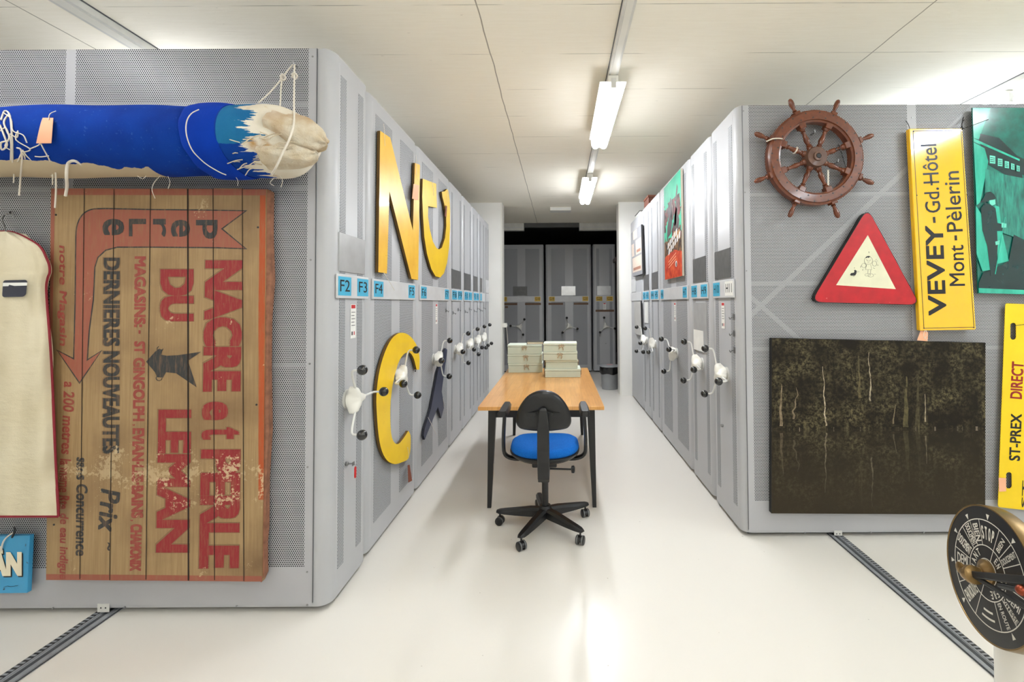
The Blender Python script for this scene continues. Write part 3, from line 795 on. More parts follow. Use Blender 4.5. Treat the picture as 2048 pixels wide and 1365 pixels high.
tang = [[(2, 240), (10, 222), (20, 232), (24, 270), (25, 318), (27, 338)], [(0, 250), (8, 270), (14, 290), (4, 300), (2, 286), (16, 282)], [(18, 228), (8, 244), (14, 262), (22, 282), (22, 320)], [(6, 225), (22, 238), (26, 262), (46, 270), (54, 286)], [(20, 268), (34, 275), (36, 262), (32, 280), (60, 298), (50, 304), (42, 302)],
        [(0, 262), (12, 256), (18, 276), (10, 292), (20, 300)], [(60, 298), (78, 290), (82, 282)], [(34, 296), (42, 300), (44, 322), (41, 356), (40, 372), (38, 391)], [(43, 302), (50, 316), (52, 342)], [(44, 304), (36, 322), (29, 338), (27, 366)], [(45, 300), (55, 314), (70, 325), (80, 330)],
        [(82, 288), (88, 300), (98, 318), (104, 333), (110, 340)], [(98, 318), (96, 334), (94, 340)], [(97, 312), (82, 314), (70, 313)], [(100, 322), (98, 345), (104, 352), (108, 335)], [(102, 322), (110, 336), (128, 344)], [(111, 334), (112, 380), (110, 416)], [(110, 334), (106, 350), (105, 370)]]
for i, ln in enumerate(tang):
    pts_ = [frontp(x, min(y, 346), .004 if i % 2 else .001) if y < 346 else at(x, y, Y=2.05+.0005*(y-346)) for x, y in ln]
    string(pts_, .0034 if i in (0, 1, 2, 7, 16) else .0024, roll, name='tie_cord', n=4)
string([frontp(178, 345), frontp(165, 331, .004), frontp(148, 322, .006), frontp(136, 328, .008), at(133, 350, Y=1.98), at(134, 372, Y=2.02), at(131, 392, Y=2.04)], .0062, roll, name='white_cord')
for ln in (((320, 352), (308, 366), (304, 380), (310, 397)), ((275, 352), (285, 358), (292, 352)), ((336, 353), (340, 365), (336, 378)), ((470, 352), (476, 362), (475, 372)), ((560, 352), (565, 362), (562, 374)), ((548, 356), (540, 366), (548, 372))):
    string([at(x, y, Y=2.06) for x, y in ln], .0013, roll, name='loose_thread', n=4)
# card tied on the roll
a_ = [frontp(86, 236, .006), frontp(107, 236, .006), frontp(106, 262, .006), frontp(103, 287, .004), frontp(73, 287, .004), frontp(76, 258, .006)]
tg = thing('paper_tag', 'salmon card tag tied on the blue rolled banner', 'tag', base_of(a_))
k = MB(); rows = []
for i in range(9):
    q = i/8; rows.append([frontp(86-13*q**.8, 236+51*q, .007), frontp(107-4*q, 236+51*q, .007)])
k.loft([[r[0], r[1], r[1]+V((0, -.0015, 0)), r[0]+V((0, -.0015, 0))] for r in rows]); k.build('card', M['orange_tag'], tg, world=True, smooth=60)
string([frontp(97, 240, .012), frontp(100, 228, .01), frontp(112, 222, .006)], .0016, tg)

# ---- garment cover --------------------------------------------------------------
gp = [(8, 463, 0), (22, 464, 0), (40, 470, 0), (58, 479, 0), (76, 490, 0), (86, 502, 0), (92, 515, 0), (98, 530, 0), (99, 545, 0), (95, 556, 0), (92, 575, 0), (94, 610, 0), (98, 660, 0), (102, 720, 0), (106, 800, 0), (110, 900, 0), (113, 960, 0), (117, 1026, 0)]
YG = 2.13
gar = thing('garment_cover', 'cream cloth garment cover with dark red piping on a hanger, left edge', 'garment cover', at(8, 1036, Y=2.16))
t = NT('cream_cloth'); nz = t.noise(scale=5, detail=5); c = t.mix(t.step(nz, .35, .7), lin(214, 205, 180), lin(200, 189, 160))
t.base(c, .85, spec=.2); t.bump(t.math('ADD', t.noise(t.scaled((4, 4, 9)), scale=3, detail=4), t.math('MULTIPLY', t.noise(scale=240, detail=1), .12)), .3, .02); M['cream'] = t.m
M['piping'] = flat('dark_red_piping', (132, 22, 40), .7)
def gy(s, zf):
    bulge = .045*(1-abs(s)**3.2)
    fold_ = .006*math.sin(s*9+zf*2)*min(1, zf*3) + .012*math.exp(-((s-.68)/.09)**2)*math.exp(-((zf-.22)/.2)**2)*-1 + .005*math.sin(zf*21+s*6)
    return YG + .035 - bulge - fold_
gpx = spline(gp, 5); rows = []
M_ = 34
yb0, yb1 = 463, 1030
for p in gpx:
    zf = (p.y-yb0)/(yb1-yb0); row = []
    for i in range(M_+1):
        s = -1+2*i/M_; half = p.x-8+ (0.01)
        pxx = 8+half*s
        pyy = p.y + (8 if zf > .99 else 8*zf*0) - (0)
        if zf > .995: pyy = 1027+10*(1-max(0, s)**6 if s > 0 else 1)
        row.append(at(pxx, pyy, Y=gy(s, zf)))
    rows.append(row)
k = MB(); grid_ = [[k.bm.verts.new(q) for q in r] for r in rows]
back = [[k.bm.verts.new(V((q.x, YG+.036+.03*(1-abs(-1+2*i/M_)**3), q.z))) for i, q in enumerate(r)] for r in rows]
for i in range(len(rows)-1):
    for j in range(M_):
        k.bm.faces.new((grid_[i][j], grid_[i][j+1], grid_[i+1][j+1], grid_[i+1][j])); k.bm.faces.new((back[i][j], back[i+1][j], back[i+1][j+1], back[i][j+1]))
    k.bm.faces.new((grid_[i][0], grid_[i+1][0], back[i+1][0], back[i][0])); k.bm.faces.new((grid_[i][M_], back[i][M_], back[i+1][M_], grid_[i+1][M_]))
for j in range(M_):
    k.bm.faces.new((grid_[-1][j], grid_[-1][j+1], back[-1][j+1], back[-1][j])); k.bm.faces.new((grid_[0][j], back[0][j], back[0][j+1], grid_[0][j+1]))
bmesh.ops.remove_doubles(k.bm, verts=k.bm.verts, dist=.0004)
k.build('cloth_cover', M['cream'], gar, smooth=60, world=True)
pip = [r[-1] for r in rows]
MB().tube([rows[0][0]]+pip, .0052, 8).build('piping', M['piping'], gar, smooth=80, world=True)
MB().tube([r[0] for r in rows], .0052, 8).build('piping', M['piping'], gar, smooth=80, world=True)
MB().tube(rows[-1], .0052, 8).build('hem_piping', M['piping'], gar, smooth=80, world=True)
def patch(px, name, mat, d):
    y_ = at(30, 580, Y=2.1).y
    return MB().sheet([at(x, y, Y=gy((x-8)/90, (y-yb0)/(yb1-yb0))-d) for x, y in px]).build(name, mat, gar, world=True)
patch(rounded([(6, 561), (55, 560), (52, 590), (46, 594), (4, 595)], 6), 'window_patch', flat('navy_patch', (44, 46, 62), .3), .011)
patch([(6, 566), (54.5, 565.5), (54, 571.5), (5.5, 573)], 'white_stripe', M['paper'], .0125)
string([at(12, 464, Y=2.15), at(9, 452, Y=2.17), at(5, 440, Y=2.18), at(9, 431, Y=2.2), at(20, 428, Y=2.21), at(29, 436, Y=2.22)], .0028, gar, 'chrome', 'hanger_hook')
MB().tube([V((at(21, 424, Y=PL).x, PL, at(21, 424, Y=PL).z)), at(21, 427, Y=2.21), at(20, 424, Y=2.2)], .0035, 6).build('panel_hook', M['plinth'], gar, world=True, smooth=60)

# ---- small blue sign ------------------------------------------------------------
t = NT('blue_enamel'); nz = t.noise(scale=24, detail=4); c = t.mix(t.step(nz, .68, .72), t.mix(t.step(t.noise(scale=5), .3, .7), lin(52, 142, 190), lin(66, 156, 202)), lin(52, 58, 60)); t.base(c, .35); M['blue_enamel'] = t.m
pl_ = dict(Y=2.205); bp = [(-150, 1076), (59, 1072), (54, 1187), (-150, 1190)]
bs = thing('enamel_sign', 'small chipped blue sign with cream letters hanging below the garment cover', 'sign', base_of(on(bp, pl_)))
MB().prism(on(bp, pl_), (0, .02, 0)).build('sign_plate', M['blue_enamel'], bs, world=True, bevel=.002)
M['cream_paint'] = flat('cream_paint', (232, 222, 196), .5)
letters(bs, 'ÂN', at(-16, 1156, Y=2.2035), at(46, 1155, Y=2.2035), at(-16, 1096, Y=2.2035), M['ink'], .05, 'letter_shadow')
letters(bs, 'ÂN', at(-18.5, 1153.5, Y=2.202), at(43.5, 1152.5, Y=2.202), at(-18.5, 1093.5, Y=2.202), M['cream_paint'], .05)
string([at(7, 1176, Y=2.203), at(14, 1173, Y=2.203), at(22, 1174, Y=2.203), at(36, 1172, Y=2.203)], .0008, bs, 'ink', 'small_script')
MB().tube([V((at(28, 1056, Y=PL).x, PL, at(28, 1056, Y=PL).z)), at(30, 1058, Y=2.2), at(28, 1068, Y=2.195), at(24, 1076, Y=2.195)], .004, 6).build('panel_hook', M['plinth'], bs, world=True, smooth=60)
string([at(2, 1103, Y=2.198), at(6, 1086, Y=2.194), at(14, 1075, Y=2.194), at(26, 1066, Y=2.193)], .0035, bs, name='strap')

# ---- yellow letters and the navy letter on the aisle faces ------------------------
t = NT('yellow_paint'); nz = t.noise(scale=7, detail=4); c = t.mix(t.step(nz, .35, .7), lin(240, 200, 12), lin(232, 190, 8)); c = t.mix(t.math('MULTIPLY', t.step(t.noise(scale=30, detail=4), .7, .74), .6), c, lin(150, 106, 20)); t.base(c, .38, coat=.15); M['yellow'] = t.m
t = NT('amber_paint'); nz = t.noise(scale=6, detail=5); c = t.mix(t.step(nz, .3, .7), lin(242, 196, 66), lin(228, 174, 40)); c = t.mix(t.math('MULTIPLY', t.step(t.noise(scale=26, detail=4), .68, .73), .6), c, lin(150, 100, 30)); t.base(c, .34, coat=.12); M['amber'] = t.m
M['navy'] = flat('navy_paint', (44, 50, 76), .45, 0, .05)
M['letter_edge'] = flat('letter_edge', (92, 66, 16), .7)
XF = XL-.006
def cut_letter(px, label, mat, edge, th=.018, gap=.012, xface=None):
    pln = dict(X=XF+gap+th); pts = on(px, pln)
    o = thing('cutout_letter', label, 'letter', base_of(pts))
    MB().sheet(pts).build('painted_face', mat, o, world=True)
    b = shift(pts, (-.0006, 0, 0)); MB().prism(b, (-th, 0, 0)).build('letter_body', edge, o, world=True)
    mid = V((0, 0, 0))
    for i in (0, len(pts)//2):
        q = pts[i].lerp(sum(pts, V((0, 0, 0)))/len(pts), .06); 
        MB().lathe(q+V((-th-.0008, 0, 0)), (-1, 0, 0), [(.006, 0), (.006, gap-.004)], 8).build('spacer', M['plinth'], o, world=True)
    return o
nl = cut_letter([(760.4, 261.7), (780.5, 275.4), (825.8, 461.4), (829.7, 326), (840, 330), (836.4, 560.4), (823, 558), (779, 383), (774, 547.5), (756.6, 544.7)],
    'large yellow letter N hung on the F4 to F5 unit', M['amber'], M['letter_edge'])
c_up = [(845.5, 357.6), (872.4, 367.8), (874, 416), (856.5, 412.8), (856, 432), (859.3, 457.4), (865.6, 482.9), (873, 496.7), (878.4, 499), (883.7, 495.6), (890, 476.5), (892.6, 453), (892.2, 429.8), (888, 406.4), (884.8, 393.7), (883.7, 384), (890, 382.7), (893.9, 378.4), (896.4, 381), (899.3, 400), (900.3, 419), (900.3, 457.4), (898.6, 491.4), (894.3, 525.3), (888, 546.6), (880.5, 555.7), (871, 553), (862.5, 538), (854, 508), (848.7, 474.4), (846, 432), (844.4, 393.7)]
cu = cut_letter(c_up, 'curled yellow letter lying on its back like a U on the F6 to F7 unit', M['yellow'], M['letter_edge'])
c_lo = smooth_px([(838.6, 739.8), (839.5, 717.8), (836.4, 700), (829.8, 684.8), (818.8, 671.6), (805.6, 666), (792.4, 669.5), (779, 684.8), (766, 715.6), (757, 753), (752.9, 792.5), (753.7, 827.7), (757.3, 871.7), (763.8, 902.4), (774.8, 922), (790, 928.8), (805.6, 924.4), (816.6, 917.8), (821, 898), (821, 871.7), (816.6, 862)], 3)[:-1] + smooth_px([(816.6, 862), (807.8, 876), (796.8, 888.4), (788, 884.8), (782.3, 867), (780.5, 827.7), (782.3, 792.5), (788, 757), (796.8, 726.6), (805.6, 711), (814.4, 705.5), (821, 706.8), (827.6, 717.8), (833.3, 739.8)], 3)
cl = cut_letter(c_lo, 'yellow letter C hung low around the handwheel of the F4 to F5 unit', M['yellow'], M['letter_edge'])
cut_letter([(891.3, 697), (894.8, 700), (883.4, 783.7), (889, 812), (882.5, 837), (876, 814.5), (849.6, 880), (847.4, 871.6), (849.6, 858), (862, 818), (876, 744), (887, 706)],
    'dark navy cutout letter hanging point upward below the F6 handwheel', M['navy'], flat('navy_edge', (22, 24, 38), .6))
px_ = dict(X=XF+.034)
def tie(a, b, parent, name='string', r=.0016): 
    string([at(*a, **px_), at((a[0]+b[0])/2+.5, (a[1]+b[1])/2, X=XF+.04), at(*b, **px_)], r, parent, name=name)
tie((767.5, 248), (770, 292), nl); tie((832, 310), (833, 350), nl); tie((767, 545), (789, 581), nl); tie((767, 546), (774, 556), nl)
tie((863, 357), (868, 392), cu); tie((894, 380), (896, 405), cu); tie((815, 895), (818, 915), cl)
tie((856, 835), (872, 869), bpy.data.objects['cutout_letter.003']); tie((886, 797), (888, 815), bpy.data.objects['cutout_letter.003'])
paper_tag([(827, 368), (838, 371), (836.5, 400.5), (824, 397.5)], dict(X=XF+.036), 'salmon card tag hanging on the right stem of the yellow N', out=(1, 0, 0))
M['brown_tag'] = flat('brown_card', (128, 66, 44), .7)
paper_tag([(891, 411), (894, 413), (892.5, 435), (889.5, 432)], dict(X=XF+.036), 'small brown card tag in the opening of the curled yellow letter', out=(1, 0, 0), mat='brown_tag')
paper_tag([(815, 931), (819, 930), (824, 962), (816.5, 966)], dict(X=XF+.036), 'brown card tag hanging below the yellow letter C', out=(1, 0, 0), mat='brown_tag')
# key with red tag in the lock of the first unit
lk = root_matrix(uA) @ V((.165, -.015, .66))
key = thing('key', 'small key with a red tag in the lock of the F2 to F3 unit', 'key', lk)
MB().box((.0005, -.002, -.002), (.028, .002, .002)).box((.024, -.011, -.009), (.028, .011, .009)).build('key_blade', M['chrome'], key)
MB().tube(spline([V((.027, .006, -.004)), V((.03, .016, -.012)), V((.028, .02, -.024))], 4), .0012, 6).build('key_ring', M['chrome'], key)
rt = [(.012*math.cos(a)*1.0, .031*math.sin(a)) for a in [2*PI*i/20 for i in range(20)]]
MB().prism([(.026, .021+max(-.010, min(.010, u_*1.2)), -.052+v_) for u_, v_ in rt], (.003, 0, 0)).build('key_tag', flat('red_tag', (206, 30, 34), .35), key)

# ================================================================== right block: things hung on the end panel
PR = 2.934
def woodmat(name, a, b, scale=(1, 1, 1), rough=.4, coat=.2, sc=6):
    t = NT(name); g = t.noise(t.scaled(scale), scale=sc, detail=7, rough=.6); g2 = t.noise(scale=3, detail=2)
    c = t.mix(t.step(g, .3, .72), lin(*a), lin(*b)); c = t.mix(t.math('MULTIPLY', t.step(g2, .5, .8), .35), c, tuple(x*.75 for x in lin(*b)[:3])+(1,))
    t.base(c, rough, coat=coat); t.bump(g, .08, .003); M[name] = t.m; return t.m
woodmat('mahogany', (116, 58, 28), (82, 38, 18), (5, 5, 5), .3, .25)
woodmat('hub_wood', (104, 72, 56), (78, 52, 40), (6, 6, 6), .5, .1)
# ---- ship's wheel ---------------------------------------------------------------
YW = 2.872
cw = at(1628, 317, Y=YW)
wheel = thing('ship_wheel', 'varnished wooden ship steering wheel with eight spokes on the right shelving', 'ship wheel', cw)
ro, ri = .303, .226
MB().lathe((0, 0, 0), (0, -1, 0), [(ri, -.024), (ri, .022), (ri+.012, .026), (ri+.014, .034), (ro-.016, .034), (ro-.012, .026), (ro, .020), (ro, -.024), (ri, -.024)], 72, cap=False).build('rim', M['mahogany'], wheel, smooth=30)
MB().lathe((0, 0, 0), (0, -1, 0), [(.052, -.032), (.066, -.026), (.066, .03), (.060, .042), (.03, .044), (.028, .054), (.016, .055), (.015, .03)], 32).build('hub', M['hub_wood'], wheel, smooth=35)
MB().box((-.012, -.0555, -.012), (.012, -.05, .012)).build('hub_socket', M['ink'], wheel)
a0 = math.radians(21.3)
prof_in = [(.020, .05), (.020, .075), (.014, .082), (.017, .088), (.011, .096), (.016, .112), (.0175, .125), (.013, .150), (.010, .172), (.015, .180), (.011, .186), (.016, .192), (.019, .198), (.019, .232)]
prof_h = [(.016, .296), (.016, .313), (.010, .318), (.015, .326), (.009, .333), (.011, .345), (.0165, .372), (.0155, .392), (.011, .405), (.003, .411)]
k_pegs = MB()
for i in range(8):
    a = a0+PI/4*i; d = V((math.cos(a), 0, math.sin(a))); s_ = V((-math.sin(a), 0, math.cos(a)))
    spk = MB().lathe((0, 0, 0), d, [(r, h) for r, h in prof_in], 16).build('spoke', M['mahogany'], wheel, smooth=50)
    hb = MB().lathe((0, 0, 0), d, [(r, h) for r, h in prof_h], 16).build('handle', M['mahogany'], spk, smooth=50)
    for r0, r1, hw in ((.200, .236, .023), (.296, .316, .021)):
        k = MB(); k.prism([d*r0-s_*hw*.85+V((0, -.026, 0)), d*r1-s_*hw+V((0, -.026, 0)), d*r1+s_*hw+V((0, -.026, 0)), d*r0+s_*hw*.85+V((0, -.026, 0))], (0, .05, 0)).build('spoke_block', M['mahogany'], spk, bevel=.004)
for i in range(40):
    a = 2*PI*(i+.5)/40; r = (ro+ri)/2 + (.018 if i % 2 else -.014)
    k_pegs.lathe((r*math.cos(a), -.0335, r*math.sin(a)), (0, -1, 0), [(.0048, 0), (.0048, .0016)], 8)
tag(k_pegs.build('dowel_plugs', M['plinth'], wheel), kind='stuff')
def ring_tie(c, d, r, mat, nm, th=.0035):
    a_ = V(d).normalized(); b_ = V((0, -1, 0)); q = a_.cross(b_)
    MB().tube([V(c)+b_*r*math.cos(2*PI*i/18)+q*r*math.sin(2*PI*i/18) for i in range(19)], th, 6).build(nm, mat, wheel, smooth=80)
dd = V((math.cos(a0+3*PI/4), 0, math.sin(a0+3*PI/4)))
ring_tie(dd*.128, dd, .019, M['string'], 'string_tie', .005)
q1 = [at(x, y, Y=YW-.041) for x, y in ((1533, 283), (1545, 278), (1558, 277), (1565, 278))]
MB().tube(spline(q1, 4), .004, 6).build('string_tie', M['string'], wheel, smooth=80, world=True)
for px2 in (((1676, 290), (1680, 296), (1690, 330), (1697, 345)), ((1677, 288), (1672, 300), (1680, 298))):
    MB().tube(spline([at(x, y, Y=YW-.02) for x, y in px2], 4), .0022, 6).build('wire_tie', M['wire'], wheel, smooth=80, world=True)
paper_tag([(1654.5, 340), (1658, 340), (1658, 378), (1655, 378)], dict(Y=YW+.005), 'narrow cream card tag hanging inside the ship wheel', mat='string')
for px2 in ((1622, 270), (1668, 328)):
    p_ = at(*px2, Y=PR)
    MB().tube([p_, p_+V((0, -.045, 0)), p_+V((0, -.045, .016))], .004, 6).build('panel_hook', M['chrome'], wheel, smooth=60, world=True)

# ---- triangular sign --------------------------------------------------------------
t = NT('worn_red'); nz = t.noise(scale=16, detail=5); c = t.mix(t.step(nz, .3, .7), lin(190, 14, 30), lin(164, 10, 24)); c = t.mix(t.math('MULTIPLY', t.step(t.noise(t.scaled((22, 22, 40)), scale=1, detail=5), .7, .73), .55), c, lin(216, 150, 140)); t.base(c, .45); M['worn_red'] = t.m
M['cream_sign'] = flat('cream_sign', (224, 222, 192), .5)
tri = rounded([(1735, 417), (1623, 604), (1839, 610)], 22)
YT = 2.895; pts = on(tri, dict(Y=YT))
ts = thing('triangle_sign', 'red bordered triangular sign with a cartoon boxer and bird', 'sign', base_of(pts))
MB().sheet(pts).build('red_face', M['worn_red'], ts, world=True)
MB().prism(on(rounded([(1735, 415.5), (1622, 605), (1840.5, 611)], 22), dict(Y=YT+.0006)), (0, .038, 0)).build('black_box', M['blackmetal'], ts, world=True)
MB().sheet(on([(1735.6, 470.5), (1672.2, 570.6), (1791.6, 578.6)], dict(Y=YT-.0008))).build('cream_panel', M['cream_sign'], ts, world=True)
def cp(x, y): return (1660+x*140/1470, 470+y*130/1365)
def ink(pts_, closed=False, r=.0007, nm='drawn_line'):
    q = [at(*cp(x, y), Y=YT-.0014) for x, y in pts_]
    if closed: q.append(q[0])
    return MB().tube(q, r, 4).build(nm, M['ink'], ts, world=True)
def ell(cx_, cy_, a, b, n=20): return [(cx_+a*math.cos(2*PI*i/n), cy_+b*math.sin(2*PI*i/n)) for i in range(n)]
ink(ell(806, 540, 88, 84), True, nm='drawn_head'); ink(ell(712, 645, 46, 46), True, nm='drawn_glove'); ink(ell(935, 605, 46, 56), True, nm='drawn_glove')
ink([(768, 628), (745, 728), (876, 732), (856, 625)], nm='drawn_shirt'); ink([(800, 735), (796, 815)]); ink([(853, 735), (850, 815)])
ink(ell(790, 842, 58, 26), True, nm='drawn_shoe'); ink(ell(856, 852, 58, 34), True, nm='drawn_shoe')
ink([(762, 520), (806, 556)]); ink([(858, 522), (822, 556)]); ink([(790, 585), (825, 588)])
MB().sheet([at(*cp(x, y), Y=YT-.0013) for x, y in [(732, 490), (770, 452), (815, 442), (850, 456), (800, 490), (795, 470), (765, 486)]]).build('drawn_hair', M['ink'], ts, world=True)
MB().sheet([at(*cp(x, y), Y=YT-.0013) for x, y in [(418, 840), (440, 805), (500, 795), (512, 770), (505, 745), (530, 735), (560, 755), (555, 810), (530, 855), (440, 858)]]).build('drawn_bird', M['ink'], ts, world=True)
ink([(560, 760), (620, 770), (562, 790)], nm='drawn_beak'); ink([(490, 858), (488, 882)]); ink([(512, 858), (512, 882)])
for a, b in (((815, 350), (822, 385)), ((975, 510), (962, 530)), ((1000, 545), (985, 552)), ((1005, 625), (1005, 650)), ((905, 695), (940, 712)), ((650, 650), (640, 690)), ((690, 720), (684, 750)), ((512, 685), (516, 706)), ((925, 828), (960, 828))):
    ink([a, b], r=.0010)

# ---- yellow place-name sign --------------------------------------------------------
t = NT('yellow_enamel'); nz = t.noise(scale=4, detail=4); t.base(t.mix(t.step(nz, .3, .7), lin(244, 190, 4), lin(238, 182, 3)), .16, coat=.8); M['enamel'] = t.m
YV = 2.888
vp = [(1818, 257), (1925, 256.5), (1952.5, 660), (1840, 662)]; pts = on(rounded(vp, 3), dict(Y=YV))
vs_ = thing('place_sign', 'glossy yellow enamel sign lettered VEVEY and Mont-Pèlerin', 'sign', base_of(pts))
MB().prism(pts, (0, .03, 0)).build('enamel_plate', M['enamel'], vs_, world=True, bevel=.005)
def lerp4(u, v, q):
    a = V((*q[0], 0)).lerp(V((*q[1], 0)), u); b = V((*q[3], 0)).lerp(V((*q[2], 0)), u); r = a.lerp(b, v); return (r.x, r.y)
fr = [(1826, 262), (1922, 261), (1948, 655), (1848, 657)]
k = MB()
for a, b in ((0, 1), (1, 2), (2, 3), (3, 0)):
    p, q = at(*fr[a], Y=YV-.0006), at(*fr[b], Y=YV-.0006); d = (q-p).normalized(); n_ = V((d.z, 0, -d.x))*.0018
    k.sheet([p-n_, q-n_, q+n_, p+n_])
k.build('black_border', M['ink'], vs_, world=True)
def up(par, text, A, B, wpx, Y, mat='ink', bold=.02):
    """text reading upward from A to B, letter tops to the left by wpx"""
    a, b = at(*A, Y=Y), at(*B, Y=Y); d = (b-a).normalized(); n_ = V((-d.z, 0, d.x))*(wpx*(Y)/F)
    return letters(par, text, a, b, a+n_, M[mat], bold)
up(vs_, 'VEVEY', (1893.5, 631), (1886, 451), 36, YV-.001, bold=.035)
up(vs_, '-', (1871.5, 446), (1870.5, 434), 5, YV-.001)
up(vs_, 'Gd.', (1882, 425), (1878, 375), 31, YV-.001, bold=.012); up(vs_, '-', (1865.5, 371), (1864.7, 362), 4, YV-.001)
up(vs_, 'Hôtel', (1879, 366), (1873, 288), 32, YV-.001, bold=.012)
up(vs_, 'Mont', (1930.5, 572), (1927, 490), 31, YV-.001, bold=.012); up(vs_, '-', (1914.5, 481), (1913.8, 471), 5, YV-.001)
up(vs_, 'Pèlerin', (1926, 463), (1918, 342), 32, YV-.001, bold=.012)
for xy in ((1827, 263), (1924, 259), (1848, 657), (1948, 656), (1834, 391), (1934, 390)):
    MB().lathe(at(*xy, Y=YV-.0004), (0, -1, 0), [(.004, 0), (.002, .0015)], 8).build('screw', M['plinth'], vs_, world=True)
string([at(1925, 258, Y=YV-.004), at(1950, 249, Y=YV-.02), at(1977, 239, Y=YV-.04)], .002, vs_, 'wire', 'wire_tie')
string([at(1925, 258, Y=YV-.004), at(1924, 246, Y=2.91), at(1927, 234, Y=PR)], .0025, vs_, 'wire', 'wire_tie'); string([at(1922, 256, Y=YV-.004), at(1925, 244, Y=2.91), at(1928, 240, Y=PR)], .0025, vs_, 'wire', 'wire_tie')
string([at(1820, 260, Y=YV+.01), at(1817, 250, Y=2.92), at(1812, 242, Y=PR)], .002, vs_, 'wire', 'wire_tie')
paper_tag([(1841, 662), (1856, 664), (1855, 683), (1834, 681)], dict(Y=YV+.016), 'salmon card tag sticking out below the yellow VEVEY sign')
string([at(1850, 661, Y=YV-.002), at(1847, 672, Y=YV-.004), at(1855, 682, Y=YV-.002)], .0013, vs_); string([at(1852, 661, Y=YV-.002), at(1854, 670, Y=YV-.004), at(1848, 678, Y=YV-.002)], .0013, vs_)

# ---- dark forest photograph ----------------------------------------------------------
YP = 2.90
fp = [(1543.5, 676.5), (1971, 686), (1970.5, 1030), (1543, 1027.5)]
pts = on(fp, dict(Y=YP))
fo = thing('forest_photograph', 'large dark mounted photograph of a forest mirrored in a lake', 'picture', pts[3])
t = NT('forest_print'); o_ = t.xyz(); Wp, Hp = pts[1].x-pts[0].x, pts[0].z-pts[3].z
u = t.math('DIVIDE', o_[0], Wp); v = t.math('DIVIDE', o_[2], Hp); sh = .475
up_ = t.math('ABSOLUTE', t.math('SUBTRACT', v, sh)); water = t.math('LESS_THAN', v, sh)
pv = t.vec(t.math('MULTIPLY', u, Wp), 0, t.math('MULTIPLY', up_, Hp))
def nzz(sc, det, off=(0, 0, 0), s3=(1, 1, 1), rough=.5):
    mp = t.n('ShaderNodeMapping'); t.put(mp.inputs[0], pv); mp.inputs['Location'].default_value = off; mp.inputs['Scale'].default_value = s3
    return t.noise(mp.outputs[0], sc, det, rough)
mass = t.step(nzz(6, 4), .40, .62); leaf = t.step(nzz(38, 9, rough=.8), .46, .66)
env = t.math('MULTIPLY', t.math('MULTIPLY', mass, leaf), t.step(up_, .5, .12))
env = t.math('ADD', env, t.math('MULTIPLY', t.math('MULTIPLY', leaf, t.step(nzz(7, 2, (3, 0, 1)), .4, .65)), t.step(up_, .02, .5)))
c = t.mix(t.step(env, 0, 1.1), lin(26, 20, 14), lin(124, 114, 80))
def trunk(u0, lo, hi, wd_, col, wig=.012, seed=0., lean=0.):
    global c
    dx = t.math('ABSOLUTE', t.math('SUBTRACT', t.math('SUBTRACT', u, u0), t.math('ADD', t.math('MULTIPLY', t.math('SUBTRACT', nzz(6, 3, (seed, 0, 0), (0, 1, 1)), .5), wig*4), t.math('MULTIPLY', up_, lean))))
    mk = t.math('MULTIPLY', t.math('LESS_THAN', dx, t.math('MULTIPLY', wd_, t.math('ADD', t.step(up_, hi, lo), t.math('MULTIPLY', nzz(45, 3, (seed, 2, 0)), .55)))), t.math('MULTIPLY', t.math('GREATER_THAN', up_, lo), t.math('LESS_THAN', up_, hi)))
    mk = t.math('MULTIPLY', mk, t.math('MULTIPLY', t.step(nzz(26, 6, (seed, 1, 0), rough=.7), .30, .55), .95 if wd_ < .004 else .7))
    c = t.mix(t.math('MULTIPLY', mk, t.math('SUBTRACT', 1, t.math('MULTIPLY', water, .45))), c, lin(*col))
trunk(.262, .02, .36, .0028, (196, 180, 152), .012, 1, -.03); trunk(.472, .16, .44, .003, (176, 162, 136), .012, 2)
trunk(.05, .02, .26, .006, (150, 132, 106), .01, 3, .02); trunk(.632, .01, .3, .010, (104, 96, 64), .006, 4, .03); trunk(.688, .02, .28, .009, (84, 76, 52), .006, 5, .03)
trunk(.422, .18, .42, .005, (110, 100, 70), .01, 6); trunk(.726, .04, .2, .003, (160, 146, 120), .006, 7); trunk(.57, .03, .14, .003, (120, 108, 84), .01, 8, .15); trunk(.09, .06, .24, .004, (140, 124, 100), .03, 9, .2)
wat = t.mix(t.math('MULTIPLY', t.step(up_, .0, .42), .82), c, lin(56, 48, 36)); wat = t.mix(.3, wat, lin(46, 39, 29))
c = t.mix(water, c, wat)
shore = t.math('MULTIPLY', t.math('LESS_THAN', up_, .012), t.step(nzz(34, 3, (9, 0, 0), (1, 1, .1)), .58, .66)); c = t.mix(t.math('MULTIPLY', shore, .7), c, lin(150, 136, 116))
t.base(c, .5, spec=.18)
MB().sheet(pts).build('print', t.m, fo, world=True)
b_ = shift(pts, (0, .0006, 0)); MB().prism(b_, (0, .033, 0)).build('black_mount', M['blackmetal'], fo, world=True)

